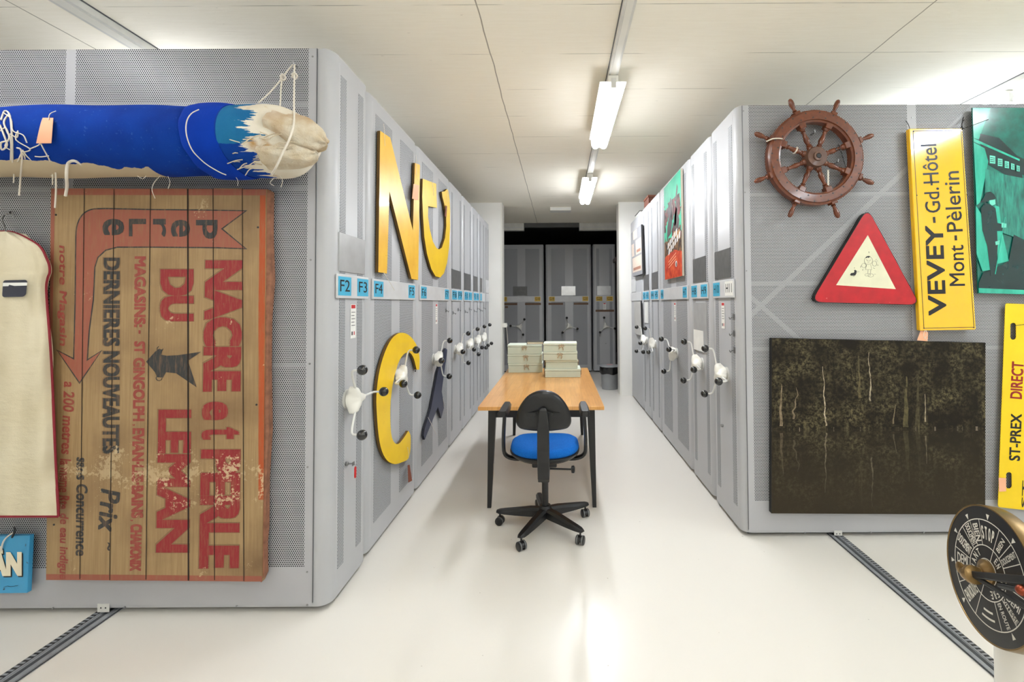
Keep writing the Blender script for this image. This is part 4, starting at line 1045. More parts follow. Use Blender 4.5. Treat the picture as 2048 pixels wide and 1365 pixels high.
# ---- green photograph ------------------------------------------------------------------
YGP = 2.90
gp_ = [(1945, 215.5), (2210, 216), (2214, 590), (1956.5, 587)]
pts = on(gp_, dict(Y=YGP)); gphoto = thing('green_photograph', 'large green tinted photograph of a person in oilskins beside a boat, right edge', 'picture', pts[3])
def teal(name, rgb, dk, sc=8, s3=(1, 1, 1)):
    t = NT(name); nz = t.noise(t.scaled(s3), scale=sc, detail=6, rough=.65); t.base(t.mix(t.step(nz, .32, .68), lin(*rgb), lin(*dk)), .22, coat=.2); return t.m
T1, T2, T3, T4 = teal('teal_mid', (18, 120, 104), (10, 66, 62), 6), teal('teal_light', (52, 190, 162), (28, 150, 128), 9, (1, 1, .3)), teal('teal_dark', (8, 52, 52), (5, 34, 36), 9), teal('teal_plank', (38, 150, 130), (10, 70, 66), 5, (9, 1, 1.2))
M['teal_label'] = flat('teal_label', (104, 206, 182), .3)
MB().sheet(pts).build('print', T1, gphoto, world=True)
MB().prism(shift(pts, (0, .0006, 0)), (0, .008, 0)).build('glass_plate', flat('teal_edge', (20, 110, 96), .2), gphoto, world=True)
def gpix(x, y): return (1940+x*108/369, 200+y*400/1365)
_d = [0]
def gpoly(px, mat, nm):
    _d[0] += .0002
    return MB().sheet([at(*gpix(x, y), Y=YGP-.0004-_d[0]) for x, y in px]).build(nm, mat, gphoto, world=True)
gpoly([(20, 55), (140, 55), (60, 270), (25, 260)], T2, 'printed_sky'); gpoly([(70, 230), (200, 260), (320, 380), (360, 400), (900, 520), (900, 700), (380, 520), (140, 400), (60, 290)], T3, 'printed_foliage')
gpoly([(25, 262), (340, 405), (338, 420), (25, 285)], T2, 'printed_rope')
gpoly([(70, 300), (345, 420), (360, 540), (240, 510), (120, 440)], T3, 'printed_hull')
for a in ((135, 378, 38, 54), (190, 398, 32, 52), (237, 416, 29, 48), (280, 432, 24, 42), (318, 446, 22, 40)):
    gpoly([(a[0], a[1]), (a[0]+a[2], a[1]+6), (a[0]+a[2], a[1]+a[3]+4), (a[0], a[1]+a[3])], M['teal_label'], 'printed_label')
    for q in (.25, .5, .72): gpoly([(a[0]+4, a[1]+a[3]*q), (a[0]+a[2]-4, a[1]+a[3]*q+4), (a[0]+a[2]-4, a[1]+a[3]*q+8), (a[0]+4, a[1]+a[3]*q+4)], T3, 'printed_line')
gpoly([(25, 290), (100, 330), (125, 420), (70, 700), (45, 720)], T2, 'printed_canvas')
gpoly([(105, 470), (240, 510), (900, 640), (900, 1000), (370, 960), (200, 900), (100, 640)], T4, 'printed_planks')
gpoly([(40, 720), (90, 800), (130, 1020), (140, 1160), (85, 1170), (45, 1050)], T2, 'printed_canvas')
gpoly([(170, 720), (200, 730), (215, 880), (265, 1100), (190, 1120), (180, 900)], T2, 'printed_post')
gpoly([(265, 1100), (300, 920), (380, 960), (900, 1020), (900, 1330), (60, 1290), (60, 1250), (90, 1180), (150, 1160)], T3, 'printed_ground')
gpoly([(60, 1285), (900, 1320), (900, 1345), (60, 1318)], T2, 'printed_edge')
gpoly([(70, 700), (95, 665), (110, 632), (140, 626), (165, 645), (178, 672), (150, 685), (130, 690), (100, 700)], M['ink'] if False else T3, 'printed_hat')
gpoly([(132, 686), (172, 680), (174, 712), (150, 722), (134, 706)], M['teal_label'], 'printed_face')
gpoly([(75, 740), (105, 700), (150, 722), (175, 740), (188, 840), (232, 850), (230, 895), (185, 895), (190, 985), (180, 1160), (180, 1200), (140, 1200), (138, 1170), (118, 1000), (85, 890)], T3, 'printed_coat')
gpoly([(215, 838), (250, 845), (248, 872), (216, 872)], M['teal_label'], 'printed_hand'); gpoly([(172, 968), (204, 958), (200, 986), (176, 992)], M['teal_label'], 'printed_hand')
gpoly([(238, 800), (242, 800), (176, 1190), (170, 1190)], T2, 'printed_stick')

# ---- yellow direction plate at the right edge ---------------------------------------------
M['plate_yellow'] = flat('plate_yellow', (240, 204, 12), .35, 0, .03)
M['sign_crimson'] = flat('crimson_paint', (150, 24, 24), .45)
YD = 2.91
dp = rounded([(2011, 607), (2150, 613), (2133, 1030), (1996, 1015)], 5)
def slot(x, y0, y1, w_): return [(x+w_*math.cos(a)+0, (y0+w_ if math.sin(a) < 0 else y1-w_)+w_*math.sin(a)) for a in [2*PI*i/20 for i in range(20)]]
s1, s2 = slot(2026.5, 646, 680, 6), slot(2018, 945, 978, 6)
pts = on(dp, dict(Y=YD)); dpl = thing('direction_plate', 'yellow plate lettered ST-PREX DIRECT with slotted holes, right edge', 'sign', base_of(pts))
k = MB(); bm = k.bm
def loopv(q): 
    vv = [bm.verts.new(p) for p in q]; return [bm.edges.new((vv[i], vv[(i+1) % len(vv)])) for i in range(len(vv))]
ed = loopv(pts)+loopv(on(s1, dict(Y=YD)))+loopv(on(s2, dict(Y=YD)))
bmesh.ops.triangle_fill(bm, edges=ed, use_beauty=True, use_dissolve=False)
r_ = bmesh.ops.extrude_face_region(bm, geom=list(bm.faces)); 
for q in r_['geom']:
    if isinstance(q, bmesh.types.BMVert): q.co.y += .003
k.build('plate', M['plate_yellow'], dpl, world=True)
up(dpl, 'ST-PREX', (2040, 923), (2044, 829), 22, YD-.001, bold=.03); up(dpl, 'DIRECT', (2044, 799), (2048, 725), 24, YD-.001, 'sign_crimson', bold=.03)
up(dpl, 'ST', (2052, 1016), (2054, 962), 9, YD-.001, bold=.03)
string([at(2024, 652, Y=YD-.004), at(2036, 651, Y=YD-.01), at(2060, 648, Y=YD-.004)], .002, dpl, 'wire', 'wire_tie')
paper_tag(rounded([(1997, 956), (2007, 955), (2012, 958), (2012, 983), (1998, 984)], 0)[0:1] + [(2012, 957), (2012, 983), (1998, 984)], dict(Y=YD-.006), 'salmon card tag tied to the lower slot of the yellow direct plate')

# ---- poster, collage, hanging board on the right aisle faces ------------------------------
XP = XR-.03
pq = [(1327.6, 377.7), (1361, 337.6), (1364.5, 552), (1330, 560)]
pts = on(pq, dict(X=XP)); po = thing('poster', 'tall poster, green above and orange below, on the wide H7 unit', 'poster', base_of(pts))
t = NT('poster_print'); o_ = t.xyz(); zt, zb = pts[0].z-base_of(pts)[2], 0
h_ = t.math('DIVIDE', o_[2], zt); nz = t.noise(scale=5, detail=4); nf = t.noise(scale=14, detail=4)
sky = t.mix(t.step(nz, .35, .7), lin(66, 186, 150), lin(40, 150, 120))
fig = t.math('MULTIPLY', t.math('GREATER_THAN', nz, .5), t.math('LESS_THAN', t.math('ABSOLUTE', t.math('SUBTRACT', h_, .56)), .24))
c = t.mix(fig, sky, t.mix(t.step(nf, .4, .6), lin(44, 34, 34), lin(122, 66, 62)))
mid = t.math('LESS_THAN', t.math('ADD', h_, t.math('MULTIPLY', nz, .2)), .5); c = t.mix(mid, c, t.mix(t.step(nf, .42, .58), lin(42, 32, 28), lin(120, 88, 56)))
low = t.math('LESS_THAN', t.math('ADD', h_, t.math('MULTIPLY', nz, .14)), .32); c = t.mix(low, c, t.mix(t.step(nf, .35, .65), lin(206, 84, 40), lin(160, 40, 24)))
t.base(c, .6, spec=.2); MB().sheet(pts).build('print', t.m, po, world=True)
MB().prism(shift(pts, (.0006, 0, 0)), (.02, 0, 0)).build('mount', flat('poster_mount', (196, 186, 168), .5), po, world=True)
Wd = lambda u_, v_: pts[3].lerp(pts[2], u_).lerp(pts[0].lerp(pts[1], u_), v_) + V((-.001, 0, 0))
for nm_, q_, col_ in (('printed_figure', [(.18, .44), (.30, .44), (.42, .46), (.50, .56), (.52, .70), (.48, .80), (.42, .83), (.36, .78), (.38, .68), (.30, .76), (.22, .74), (.28, .62), (.20, .54)], (52, 38, 38)),
                      ('printed_figure', [(.58, .46), (.84, .44), (.90, .54), (.80, .62), (.78, .74), (.84, .86), (.80, .90), (.72, .80), (.70, .66), (.62, .60)], (60, 42, 40)),
                      ('printed_face', [(.42, .62), (.50, .60), (.54, .72), (.48, .78)], (178, 146, 134)), ('printed_scarf', [(.62, .50), (.72, .52), (.78, .66), (.70, .70), (.64, .60)], (168, 44, 66)),
                      ('printed_cloth', [(.52, .42), (.88, .36), (.92, .44), (.66, .50)], (168, 122, 70))):
    MB().sheet([Wd(*u_)+V((.0004, 0, 0)) for u_ in q_]).build(nm_, flat('poster_'+nm_+str(col_[0]), col_, .6), po, world=True)
k = MB()
for r0, v0, n_ in ((0, .31, 5), (1, .245, 6)):
    for i in range(n_):
        u0 = .2+.12*i+(.05 if r0 else 0); vv = v0+.022*i
        k.sheet([Wd(u0, vv), Wd(u0+.075, vv+.012), Wd(u0+.10, vv+.075), Wd(u0+.03, vv+.062)])
k.build('slanted_title', M['paper'], po, world=True)
k = MB()
for i in range(3): k.sheet([Wd(.25, .17-.03*i), Wd(.7, .235-.03*i), Wd(.7, .243-.03*i), Wd(.25, .178-.03*i)])
k.build('slanted_lines', M['orange_tag'], po, world=True)
MB().sheet([Wd(.70+.05*math.cos(a), .13+.03*math.sin(a)) for a in [2*PI*i/16 for i in range(16)]]).build('printed_eye', M['paper'], po, world=True)
MB().sheet([Wd(.71+.025*math.cos(a), .125+.022*math.sin(a))+V((-.0006, 0, 0)) for a in [2*PI*i/12 for i in range(12)]]).build('printed_pupil', M['ink'], po, world=True)
cq = [(1262, 467), (1282, 449), (1285, 548), (1265, 553.5)]
pts = on(cq, dict(X=XP-.015)); co = thing('collage_board', 'grey board with pale prints mounted on the last unit of the right row', 'picture', base_of(pts))
MB().sheet(pts).build('board', flat('grey_card', (150, 150, 154), .5), co, world=True)
MB().prism(shift(pts, (.0006, 0, 0)), (.028, 0, 0)).build('dark_mount', M['plinth'], co, world=True)
pc = lambda u_, v_: pts[3].lerp(pts[2], u_).lerp(pts[0].lerp(pts[1], u_), v_) + V((-.001, 0, 0))
M['sepia'] = flat('sepia_print', (222, 204, 188), .5, 0, .1, 30)
for a, b, c2, d in ((.22, .80, .62, .99), (.02, .44, .28, .72), (.45, .44, .97, .75), (.06, .08, .95, .40)):
    MB().sheet([pc(a, b), pc(c2, b), pc(c2, d), pc(a, d)]).build('mounted_print', M['sepia'], co, world=True)
    if c2-a > .4 and a > .05:
        MB().sheet([pc(a+.08, b+.04)+V((-.0005, 0, 0)), pc(c2-.08, b+.04)+V((-.0005, 0, 0)), pc(c2-.08, b+.1)+V((-.0005, 0, 0)), pc(a+.08, b+.1)+V((-.0005, 0, 0))]).build('print_caption', flat('caption_tone', (166, 120, 100), .5), co, world=True)
bq = [(1268, 604), (1281, 603), (1283, 672), (1270, 668)]
pts = on(bq, dict(X=XP+.004)); hb_ = thing('hanging_board', 'plain grey board hanging below the collage on the last right unit', 'board', base_of(pts))
MB().prism(pts, (.014, 0, 0)).build('panel', flat('pale_board', (196, 194, 190), .5), hb_, world=True)
MB().prism([pts[1]+V((-.0005, 0, 0)), pts[1]+V((-.0005, -.022, 0)), pts[2]+V((-.0005, -.022, 0)), pts[2]+V((-.0005, 0, 0))], (.015, 0, 0)).build('black_edge', M['ink'], hb_, world=True)
# things lying on top of the last right unit
p = at(1284, 428, X=1.23)
bx = thing('binder', 'pale grey binder lying on top of the last right shelving unit', 'binder', (1.32, 6.85, H))
MB().box((-.14, -.22, .002), (.14, .22, .006)).box((-.14, -.22, .062), (.14, .22, .066)).build('cover', flat('grey_cover', (92, 92, 92), .5), bx)
MB().box((-.128, -.2, .0065), (.12, .2, .0615)).build('pages', M['paper'], bx)
bx = thing('wooden_box', 'small reddish brown box on top of the right shelving near the binder', 'box', (1.33, 6.18, H))
MB().box((-.14, -.15, .001), (.14, .15, .12), .006).build('case', flat('redbrown', (110, 62, 46), .5), bx)
MB().box((-.146, -.156, .121), (.146, .156, .15), .006).build('lid', flat('redbrown_lid', (122, 72, 54), .5), bx)

# ================================================================== floor rails
M['alu'] = flat('rail_aluminium', (150, 153, 158), .4, .15, .1, 30)
M['alu_dark'] = flat('rail_groove', (74, 77, 82), .5, .3)
M['rubber'] = flat('rail_rubber', (38, 38, 40), .7)
def rail(x0, x1, y0, y1, rack_side, label):
    o = thing('floor_rail', label, 'rail', ((x0+x1)/2, y0, 0), 0, None); wd = x1-x0; h = wd/2; L = y1-y0
    MB().box((-h, 0, .0003), (h, L, .004)).build('rail_base', M['alu'], o)
    s_ = 1 if rack_side > 0 else -1
    MB().box((s_*(-h*.10)-.008, 0, .004), (s_*(-h*.10)+.008, L, .0052)).build('groove', M['alu_dark'], o)
    MB().box((s_*(-h*.62)-.010, 0, .004), (s_*(-h*.62)+.010, L, .007)).build('running_strip', M['alu'], o)
    MB().box((s_*(-h*.97)-.002, 0, .004), (s_*(-h*.97)+.002, L, .0058)).build('edge_seal', M['rubber'], o)
    MB().box((s_*(h*.32)-.004, 0, .004), (s_*(h*.32)+.004, L, .0075)).build('rib', M['alu'], o)
    MB().box((s_*h*.74-.013, 0, .004), (s_*h*.74+.013, L, .005)).build('rack_bed', M['rubber'], o)
    k = MB(); n_ = int(L/.02)
    for i in range(n_): k.box((s_*h*.74-.010, i*.02, .005), (s_*h*.74+.010, i*.02+.009, .0066))
    tag(k.build('rack_teeth', M['alu'], o), kind='stuff')
rail(at(190, 1228, Z=0).x-.0, at(232, 1228, Z=0).x, -1.2, 2.30, -1, 'grey steel floor rail running to the left shelving block')
rail(at(1664, 1077.5, Z=0).x, at(1690, 1077.5, Z=0).x, -1.2, 2.98, 1, 'grey steel floor rail running to the right shelving block')

# ================================================================== table
TZ = .75
tx0, tx1, ty0 = at(956.3, 814, Z=TZ).x, at(1209, 814, Z=TZ).x, at(1085, 814, Z=TZ).y
ty1 = at(1150, 736.3, Z=TZ).y
tcx, tw, tl = (tx0+tx1)/2, tx1-tx0, ty1-ty0
tb = thing('work_table', 'long beech topped table with black tapered legs in the aisle', 'table', (tcx, ty0, 0))
t = NT('butcher_block'); o_ = t.xyz()
col_i = t.math('FLOOR', t.math('DIVIDE', o_[0], .045))
row_i = t.math('FLOOR', t.math('DIVIDE', t.math('ADD', o_[1], t.math('MULTIPLY', t.math('FRACT', t.math('MULTIPLY', col_i, .618)), .5)), .42))
wn = t.n('ShaderNodeTexWhiteNoise'); t.put(wn.inputs[0], t.vec(col_i, row_i, 0))
g = t.noise(t.scaled((26, 2.0, 3)), scale=3, detail=6)
c = t.mix(wn.outputs[0], lin(222, 164, 90), lin(205, 146, 74)); c = t.mix(t.math('MULTIPLY', t.step(g, .45, .75), .45), c, lin(182, 122, 58))
ln = t.math('LESS_THAN', t.math('ABSOLUTE', t.math('SUBTRACT', t.math('FRACT', t.math('DIVIDE', o_[0], .045)), .5)), .487)
t.base(t.mix(ln, lin(176, 120, 60), c), .28, coat=.3); M['beech'] = t.m
MB().box((-tw/2, 0, TZ-.027), (tw/2, tl, TZ), .002).build('table_top', M['beech'], tb)
k = MB(); hx = tw/2-.075
for a, b in (((-hx, .075, TZ-.095), (hx, .095, TZ-.028)), ((-hx, tl-.095, TZ-.095), (hx, tl-.075, TZ-.028)), ((-hx, .096, TZ-.095), (-hx+.02, tl-.096, TZ-.028)), ((hx-.02, .096, TZ-.095), (hx, tl-.096, TZ-.028))): k.box(a, b)
k.build('apron', M['blackmetal'], tb)
for sx in (-1, 1):
    for yy in (.075, tl-.075):
        cy_ = 1 if yy < 1 else -1
        a = [(sx*(tw/2-.065), yy-.012*cy_), (sx*(tw/2-.122), yy-.012*cy_), (sx*(tw/2-.122), yy+.043*cy_), (sx*(tw/2-.065), yy+.043*cy_)]
        b = [(sx*(tw/2-.058), yy-.020*cy_), (sx*(tw/2-.086), yy-.020*cy_), (sx*(tw/2-.086), yy+.008*cy_), (sx*(tw/2-.058), yy+.008*cy_)]
        MB().loft([[(x, y, 0.0) for x, y in b], [(x, y, TZ-.0285) for x, y in a]]).build('leg', M['blackmetal'], tb)

# ---- archive boxes --------------------------------------------------------------------------
M['boxcard'] = flat('sage_card', (196, 206, 190), .75, 0, .03, 6)
M['boxlid'] = flat('sage_card_pale', (206, 215, 200), .75, 0, .03, 6)
M['tape_rib'] = flat('cotton_ribbon', (188, 164, 134), .85, 0, .08, 40)
M['gap'] = flat('lid_shadow_gap', (120, 122, 108), .8)
def archive_box(label, x, y, z, w_, d_, h_, seed, side=False, group='pale green archive boxes on the table'):
    rnd = random.Random(seed); o = thing('archive_box', label, 'archive box', (x, y, z), rnd.uniform(-.02, .02), group)
    MB().box((-w_/2, -d_/2, .001), (w_/2, d_/2, h_-.022), .002).build('box_base', M['boxcard'], o)
    MB().box((-w_/2-.003, -d_/2-.003, h_-.020), (w_/2+.003, d_/2+.003, h_-.001), .002).build('lid', M['boxlid'], o)
    def bow(cx_, cy_, n_, u_):
        k = []
        n_, u_ = V(n_), V(u_); c = V((cx_, cy_, h_-.026))+n_*.006
        def rib(pts_, wd_):
            MB().tube(spline(pts_, 5), wd_, 6).build('ribbon', M['tape_rib'], o, smooth=80)
        for s_ in (-1, 1):
            rib([c, c+u_*s_*.016+n_*.006+V((0, 0, .012)), c+u_*s_*.028+n_*.004+V((0, 0, .002)), c+u_*s_*.014+n_*.004+V((0, 0, -.008)), c], .0032)
            e = rnd.uniform(.028, .05)
            rib([c, c+u_*s_*(.010+rnd.uniform(0, .012))+n_*.004-V((0, 0, e*.5)), c+u_*s_*(.012+rnd.uniform(-.004, .02))+n_*.003-V((0, 0, e))], .0036)
        rib([c+V((0, 0, .004)), c+n_*.002+V((0, 0, .014)), c-n_*.0005+V((0, 0, .021))], .003)
    if side: bow(w_/2, -d_*.1, (1, 0, 0), (0, 1, 0)); bow(-w_/2, -d_*.1, (-1, 0, 0), (0, 1, 0))
    else: bow(rnd.uniform(-.005, .02), -d_/2, (0, -1, 0), (1, 0, 0))
    return o
yl_ = at(1050, 746, Z=TZ).y; yr_ = at(1125, 755.6, Z=TZ).y
def xat(px_, y): return at(px_, 720, Y=y).x
wl = xat(1084, yl_)-xat(1015, yl_); hl = (at(1050, 690.5, Y=yl_).z-TZ)/3
nm3 = ('bottom', 'middle', 'top')
for i in range(3):
    archive_box('pale green archive box, %s of the left stack of three on the table' % nm3[i], (xat(1015, yl_)+xat(1084, yl_))/2+(.004, .0, -.004)[i], yl_+.14, TZ+hl*i, wl-.006, .27, hl, 20+i)
hr = (at(1125, 687, Y=yr_).z-TZ)/4
for i, (a, b, sd, dy, lab) in enumerate(((1089.5, 1161.5, 1, 0, 'lowest box of the right stack of four'), (1091, 1156, 1, .012, 'second box from below in the right stack'), (1086.5, 1155, 0, -.004, 'third box from below in the right stack'), (1087, 1154.5, 0, .0, 'uppermost box of the right stack'))):
    archive_box('pale green archive box on the table, '+lab, (xat(a, yr_)+xat(b, yr_))/2, yr_+.135+dy, TZ+hr*i, xat(b, yr_)-xat(a, yr_)-.006, .26, hr, 40+i, side=bool(sd))
yb_ = yl_+.05; zb_ = TZ+3*hl
bk = thing('book', 'thin dark covered book lying on the left stack of archive boxes', 'book', (xat(1069, yb_)+.006, yb_+.09, zb_), 0)
bw = xat(1086, yb_)-xat(1053, yb_)
MB().box((-bw/2, -.075, .0), (bw/2, .11, .003)).box((-bw/2, -.075, .026), (bw/2, .11, .029)).box((-bw/2, -.075, .003), (-bw/2+.003, .11, .026)).build('cover', flat('dark_cover', (62, 60, 56), .5), bk)
MB().box((-bw/2+.0035, -.070, .0033), (bw/2-.006, .105, .0257)).build('pages', flat('cream_pages', (232, 216, 190), .8), bk)

# ---- office chair ----------------------------------------------------------------------------
ccx, ccy = -.103, 3.085
ch = thing('office_chair', 'black office chair with a blue seat cushion, its back to the camera', 'chair', (ccx, ccy, 0))
P_ = M['black']
t = NT('blue_fabric'); nz = t.noise(scale=200, detail=2); t.base(t.mix(t.step(nz, .3, .7), lin(18, 104, 190), lin(10, 84, 166)), .9, spec=.2); t.bump(nz, .3, .002); M['seat_blue'] = t.m
k = MB(); k.lathe((0, 0, 0), (0, 0, 1), [(.03, .075), (.045, .08), (.05, .105), (.042, .135), (.036, .15)], 24).build('base_hub', P_, ch, smooth=40)
for i in range(5):
    a = math.radians(28+72*i); d = V((math.cos(a), math.sin(a), 0)); s_ = V((-d.y, d.x, 0)); rings = []
    for r, hw, z0, z1 in ((.03, .03, .078, .135), (.10, .030, .078, .132), (.20, .028, .078, .118), (.275, .027, .080, .108), (.315, .024, .082, .102), (.335, .014, .084, .096)):
        c = d*r
        rings.append([c-s_*hw+V((0, 0, z0)), c+s_*hw+V((0, 0, z0)), c+s_*hw+V((0, 0, z1-.014)), c+s_*hw*.55+V((0, 0, z1)), c-s_*hw*.55+V((0, 0, z1)), c-s_*hw+V((0, 0, z1-.014))])
    MB().loft(rings).build('base_arm', P_, ch, smooth=40)
    cst = V((d.x*.312, d.y*.312, 0)); b = math.radians((200, 20, 75, 40, 160)[i]); w_ = V((math.cos(b), math.sin(b), 0))
    cs = MB().lathe(cst, (0, 0, 1), [(.006, .05), (.006, .084)], 10).build('caster', P_, ch, smooth=60)
    MB().loft([[cst+w_*sx_+V((0, 0, .028))+V((-w_.y, w_.x, 0))*(.026*math.cos(q))+V((0, 0, .026*max(-.2, math.sin(q)))) for q in [2*PI*j/16 for j in range(16)]] for sx_ in (-.009, .009)]).build('caster_hood', P_, cs, smooth=40)
    for sx_ in (-1, 1):
        MB().lathe(cst+w_*sx_*.010+V((0, 0, .0275)), w_*sx_, [(.0275, 0), (.0275, .013), (.023, .0165), (.014, .017)], 22).build('caster_wheel', P_, cs, smooth=40)
        MB().lathe(cst+w_*sx_*.010+V((0, 0, .0275)), w_*sx_, [(.0278, .002), (.0278, .010)], 22).build('tyre', flat('grey_tyre', (110, 112, 112), .6), cs, smooth=40)
MB().lathe((0, 0, 0), (0, 0, 1), [(.022, .12), (.022, .30), (.027, .302), (.029, .47)], 20).build('gas_lift', P_, ch, smooth=40)
# seat
SZ = .515
def seatring(sc_, z, back=0):
    out = []
    for j in range(40):
        a = 2*PI*j/40; ca, sa = math.cos(a), math.sin(a); n_ = 3.0 if sa > 0 else 2.5
        r = (abs(ca)**n_+abs(sa)**n_)**(-1/n_)
        out.append((.232*sc_*r*ca, .225*sc_*r*sa+.01, z + (.006*math.cos(2*a))))
    return out
MB().loft([seatring(.55, SZ-.035), seatring(.85, SZ-.03), seatring(.985, SZ-.006), seatring(1.0, SZ+.006), seatring(.97, SZ+.012)]).build('seat_shell', P_, ch, smooth=50)
MB().loft([seatring(.965, SZ+.0125), seatring(.985, SZ+.024), seatring(.96, SZ+.046), seatring(.86, SZ+.060), seatring(.6, SZ+.062), seatring(.2, SZ+.058)]).build('seat_cushion', M['seat_blue'], ch, smooth=70)
MB().box((-.08, -.13, SZ-.075), (.08, .12, SZ-.036), .008).build('seat_mechanism', P_, ch)
# back: rounded triangular shell, concave towards the sitter
bz0, bz1 = .71, .955
def backshape(s):
    pts_ = [(-.165, .03), (-.173, .06), (-.165, .11), (-.140, .165), (-.10, .215), (-.05, .244), (0, .252), (.05, .244), (.10, .215), (.14, .165), (.165, .11), (.173, .06), (.165, .03), (.14, .010), (.07, .002), (0, 0), (-.07, .002), (-.14, .010)]
    q = spline([V((x, z, 0)) for x, z in pts_]+[V((-.165, .03, 0))], 3)[:-1]
    return [(p.x*s, (p.y-.11)*s+.11) for p in q]
BY = -.262
def bring(s, dy): return [(x, BY+dy-.0+.9*x*x-.04*(z-.11), bz0+z) for x, z in backshape(s)]
MB().loft([bring(.70, -.016), bring(.86, -.013), bring(.955, -.006), bring(1.0, .006), bring(.99, .020), bring(.93, .026)]).build('back_shell', P_, ch, smooth=60)
MB().loft([bring(.955, .0265), bring(.97, .04), bring(.88, .055), bring(.5, .06)]).build('back_cushion', M['seat_blue'], ch, smooth=60)
MB().loft([[(-.115, BY-.014+.011, bz0+.115), (0, BY-.05, bz0+.135), (.115, BY-.014+.011, bz0+.115), (.115, BY-.010+.011, bz0+.098), (0, BY-.048, bz0+.085), (-.115, BY-.010+.011, bz0+.098)], [(-.105, BY-.0, bz0+.113), (0, BY-.012, bz0+.13), (.105, BY-.0, bz0+.113), (.105, BY-.0, bz0+.1), (0, BY-.012, bz0+.088), (-.105, BY-.0, bz0+.1)]]).build('back_rib', P_, ch, smooth=30)
MB().loft([[(x*hw, BY+oy+(dy if y_ else 0), z) for x, y_ in ((-1, 0), (1, 0), (1, 1), (-1, 1))] for z, hw, oy, dy in ((bz0+.155, .012, -.046, .02), (bz0+.145, .024, -.058, .035), (bz0+.05, .036, -.062, .03), (SZ+.09, .037, -.056, .028), (SZ+.02, .037, -.045, .03), (SZ-.09, .036, -.02, .05), (SZ-.115, .03, -.0, .05))]).build('back_support', P_, ch, bevel=.006)
MB().box((-.035, BY-.005, SZ-.115), (.035, -.04, SZ-.08), .006).build('support_bracket', P_, ch)
for sx in (-1, 1):
    rings = []
    pth = [V((sx*.10, -.02, SZ-.045)), V((sx*.20, -.02, SZ-.05)), V((sx*.262, -.03, SZ-.02)), V((sx*.272, -.05, SZ+.06)), V((sx*.266, -.06, SZ+.20)), V((sx*.262, -.06, SZ+.265))]
    q = spline(pth, 4); k = MB(); rg = []
    for i, p in enumerate(q):
        tt = (q[min(i+1, len(q)-1)]-q[max(0, i-1)]).normalized(); n_ = V((0, 1, 0)); b = tt.cross(n_).normalized()
        rg.append([p+n_*.024*e+b*.011*f_ for e, f_ in ((-1, -.6), (-.6, -1), (.6, -1), (1, -.6), (1, .6), (.6, 1), (-.6, 1), (-1, .6))])
    arm = k.loft(rg).build('armrest', P_, ch, smooth=50)
    MB().loft([[(sx*.262+x*wd_, y, z) for x, z in ((-1, SZ+.268), (1, SZ+.268), (1.05, SZ+.286), (.7, SZ+.302), (-.7, SZ+.302), (-1.05, SZ+.286))] for y, wd_ in ((-.19, .018), (-.175, .030), (0, .031), (.09, .026), (.105, .016))]).build('arm_pad', P_, arm, smooth=40)
kb = MB().tube([V((.03, -.10, SZ-.09)), V((.175, -.10, SZ-.095))], .006, 8).build('tension_rod', P_, ch, smooth=60)
MB().lathe((.172, -.10, SZ-.095), (1, 0, 0), [(.010, 0), (.023, .004), (.024, .02), (.016, .026)], 10).build('tension_knob', P_, kb, smooth=30)
for sx in (-1, 1): MB().lathe((sx*.052, BY-.022, bz0+.112), (0, -1, 0), [(.009, -.01), (.009, .004), (.006, .005)], 10).build('back_screw', M['ink'], ch, smooth=40)

# ---- waste bin ---------------------------------------------------------------------------------
bp_ = at(1221, 780, Z=0); bp_.y += .1
bn = thing('waste_bin', 'grey waste bin with a black liner standing in the opening', 'bin', (bp_.x, bp_.y, 0))
M['bin'] = flat('bin_grey', (142, 144, 146), .4)
MB().lathe((0, 0, 0), (0, 0, 1), [(.135, 0), (.14, .004), (.165, .36), (.172, .37), (.172, .382), (.160, .383), (.150, .30), (.13, .02)], 32).build('bucket', M['bin'], bn, smooth=40)
k = MB(); rings = []
for i, (r, z) in enumerate(((.150, .33), (.163, .386), (.176, .388), (.178, .35), (.174, .30), (.168, .272))):
    rings.append([((r+.003*math.sin(11*a+i))*math.cos(a), (r+.003*math.sin(11*a+i))*math.sin(a), z+(.010*math.sin(5*a+i) if i > 3 else 0)) for a in [2*PI*j/48 for j in range(48)]])
k.loft(rings, cap=False).build('bin_liner', flat('black_liner', (18, 18, 19), .25), bn, smooth=60)
MB().lathe((0, 0, 0), (0, 0, 1), [(.18, .390), (.188, .394), (.188, .404), (.17, .414), (.10, .42), (.02, .421)], 32).build('bin_lid', M['bin'], bn, smooth=40)
MB().lathe((0, 0, 0), (0, 0, 1), [(.055, .4185), (.055, .4225), (.045, .4235)], 24).build('lid_sticker', flat('lid_sticker', (196, 150, 150), .5), bn)

# ---- dark carved furniture behind the pier, switch and cables at the left jamb --------------------
cx_ = at(1236.5, 600, Y=8.9).x
woodmat('dark_oak', (78, 46, 36), (52, 30, 24), (4, 4, 1), .5, .1)
fu = thing('carved_cabinet', 'dark carved wooden cabinet just showing behind the right pier', 'cabinet', (cx_+.28, 8.9, 0))
MB().box((-.26, -.0, .001), (.3, .45, 2.32), .01).build('carcass', M['dark_oak'], fu)
MB().lathe((-.27, -.02, 0), (0, 0, 1), [(.028, .0), (.03, .1), (.018, .12), (.018, 1.0), (.03, 1.04), (.018, 1.08), (.018, 2.05), (.04, 2.12), (.055, 2.24), (.03, 2.3)], 12).build('column', M['dark_oak'], fu, smooth=40)
MB().box((-.33, -.07, 2.325), (.32, .46, 2.40), .012).build('cornice', M['dark_oak'], fu)
MB().box((-.24, -.02, .12), (.28, -.001, 1.0), .006).build('door', M['dark_oak'], fu)
p, q = at(1003.5, 647.5, Y=YB-.03), at(1012, 656, Y=YB-.03)
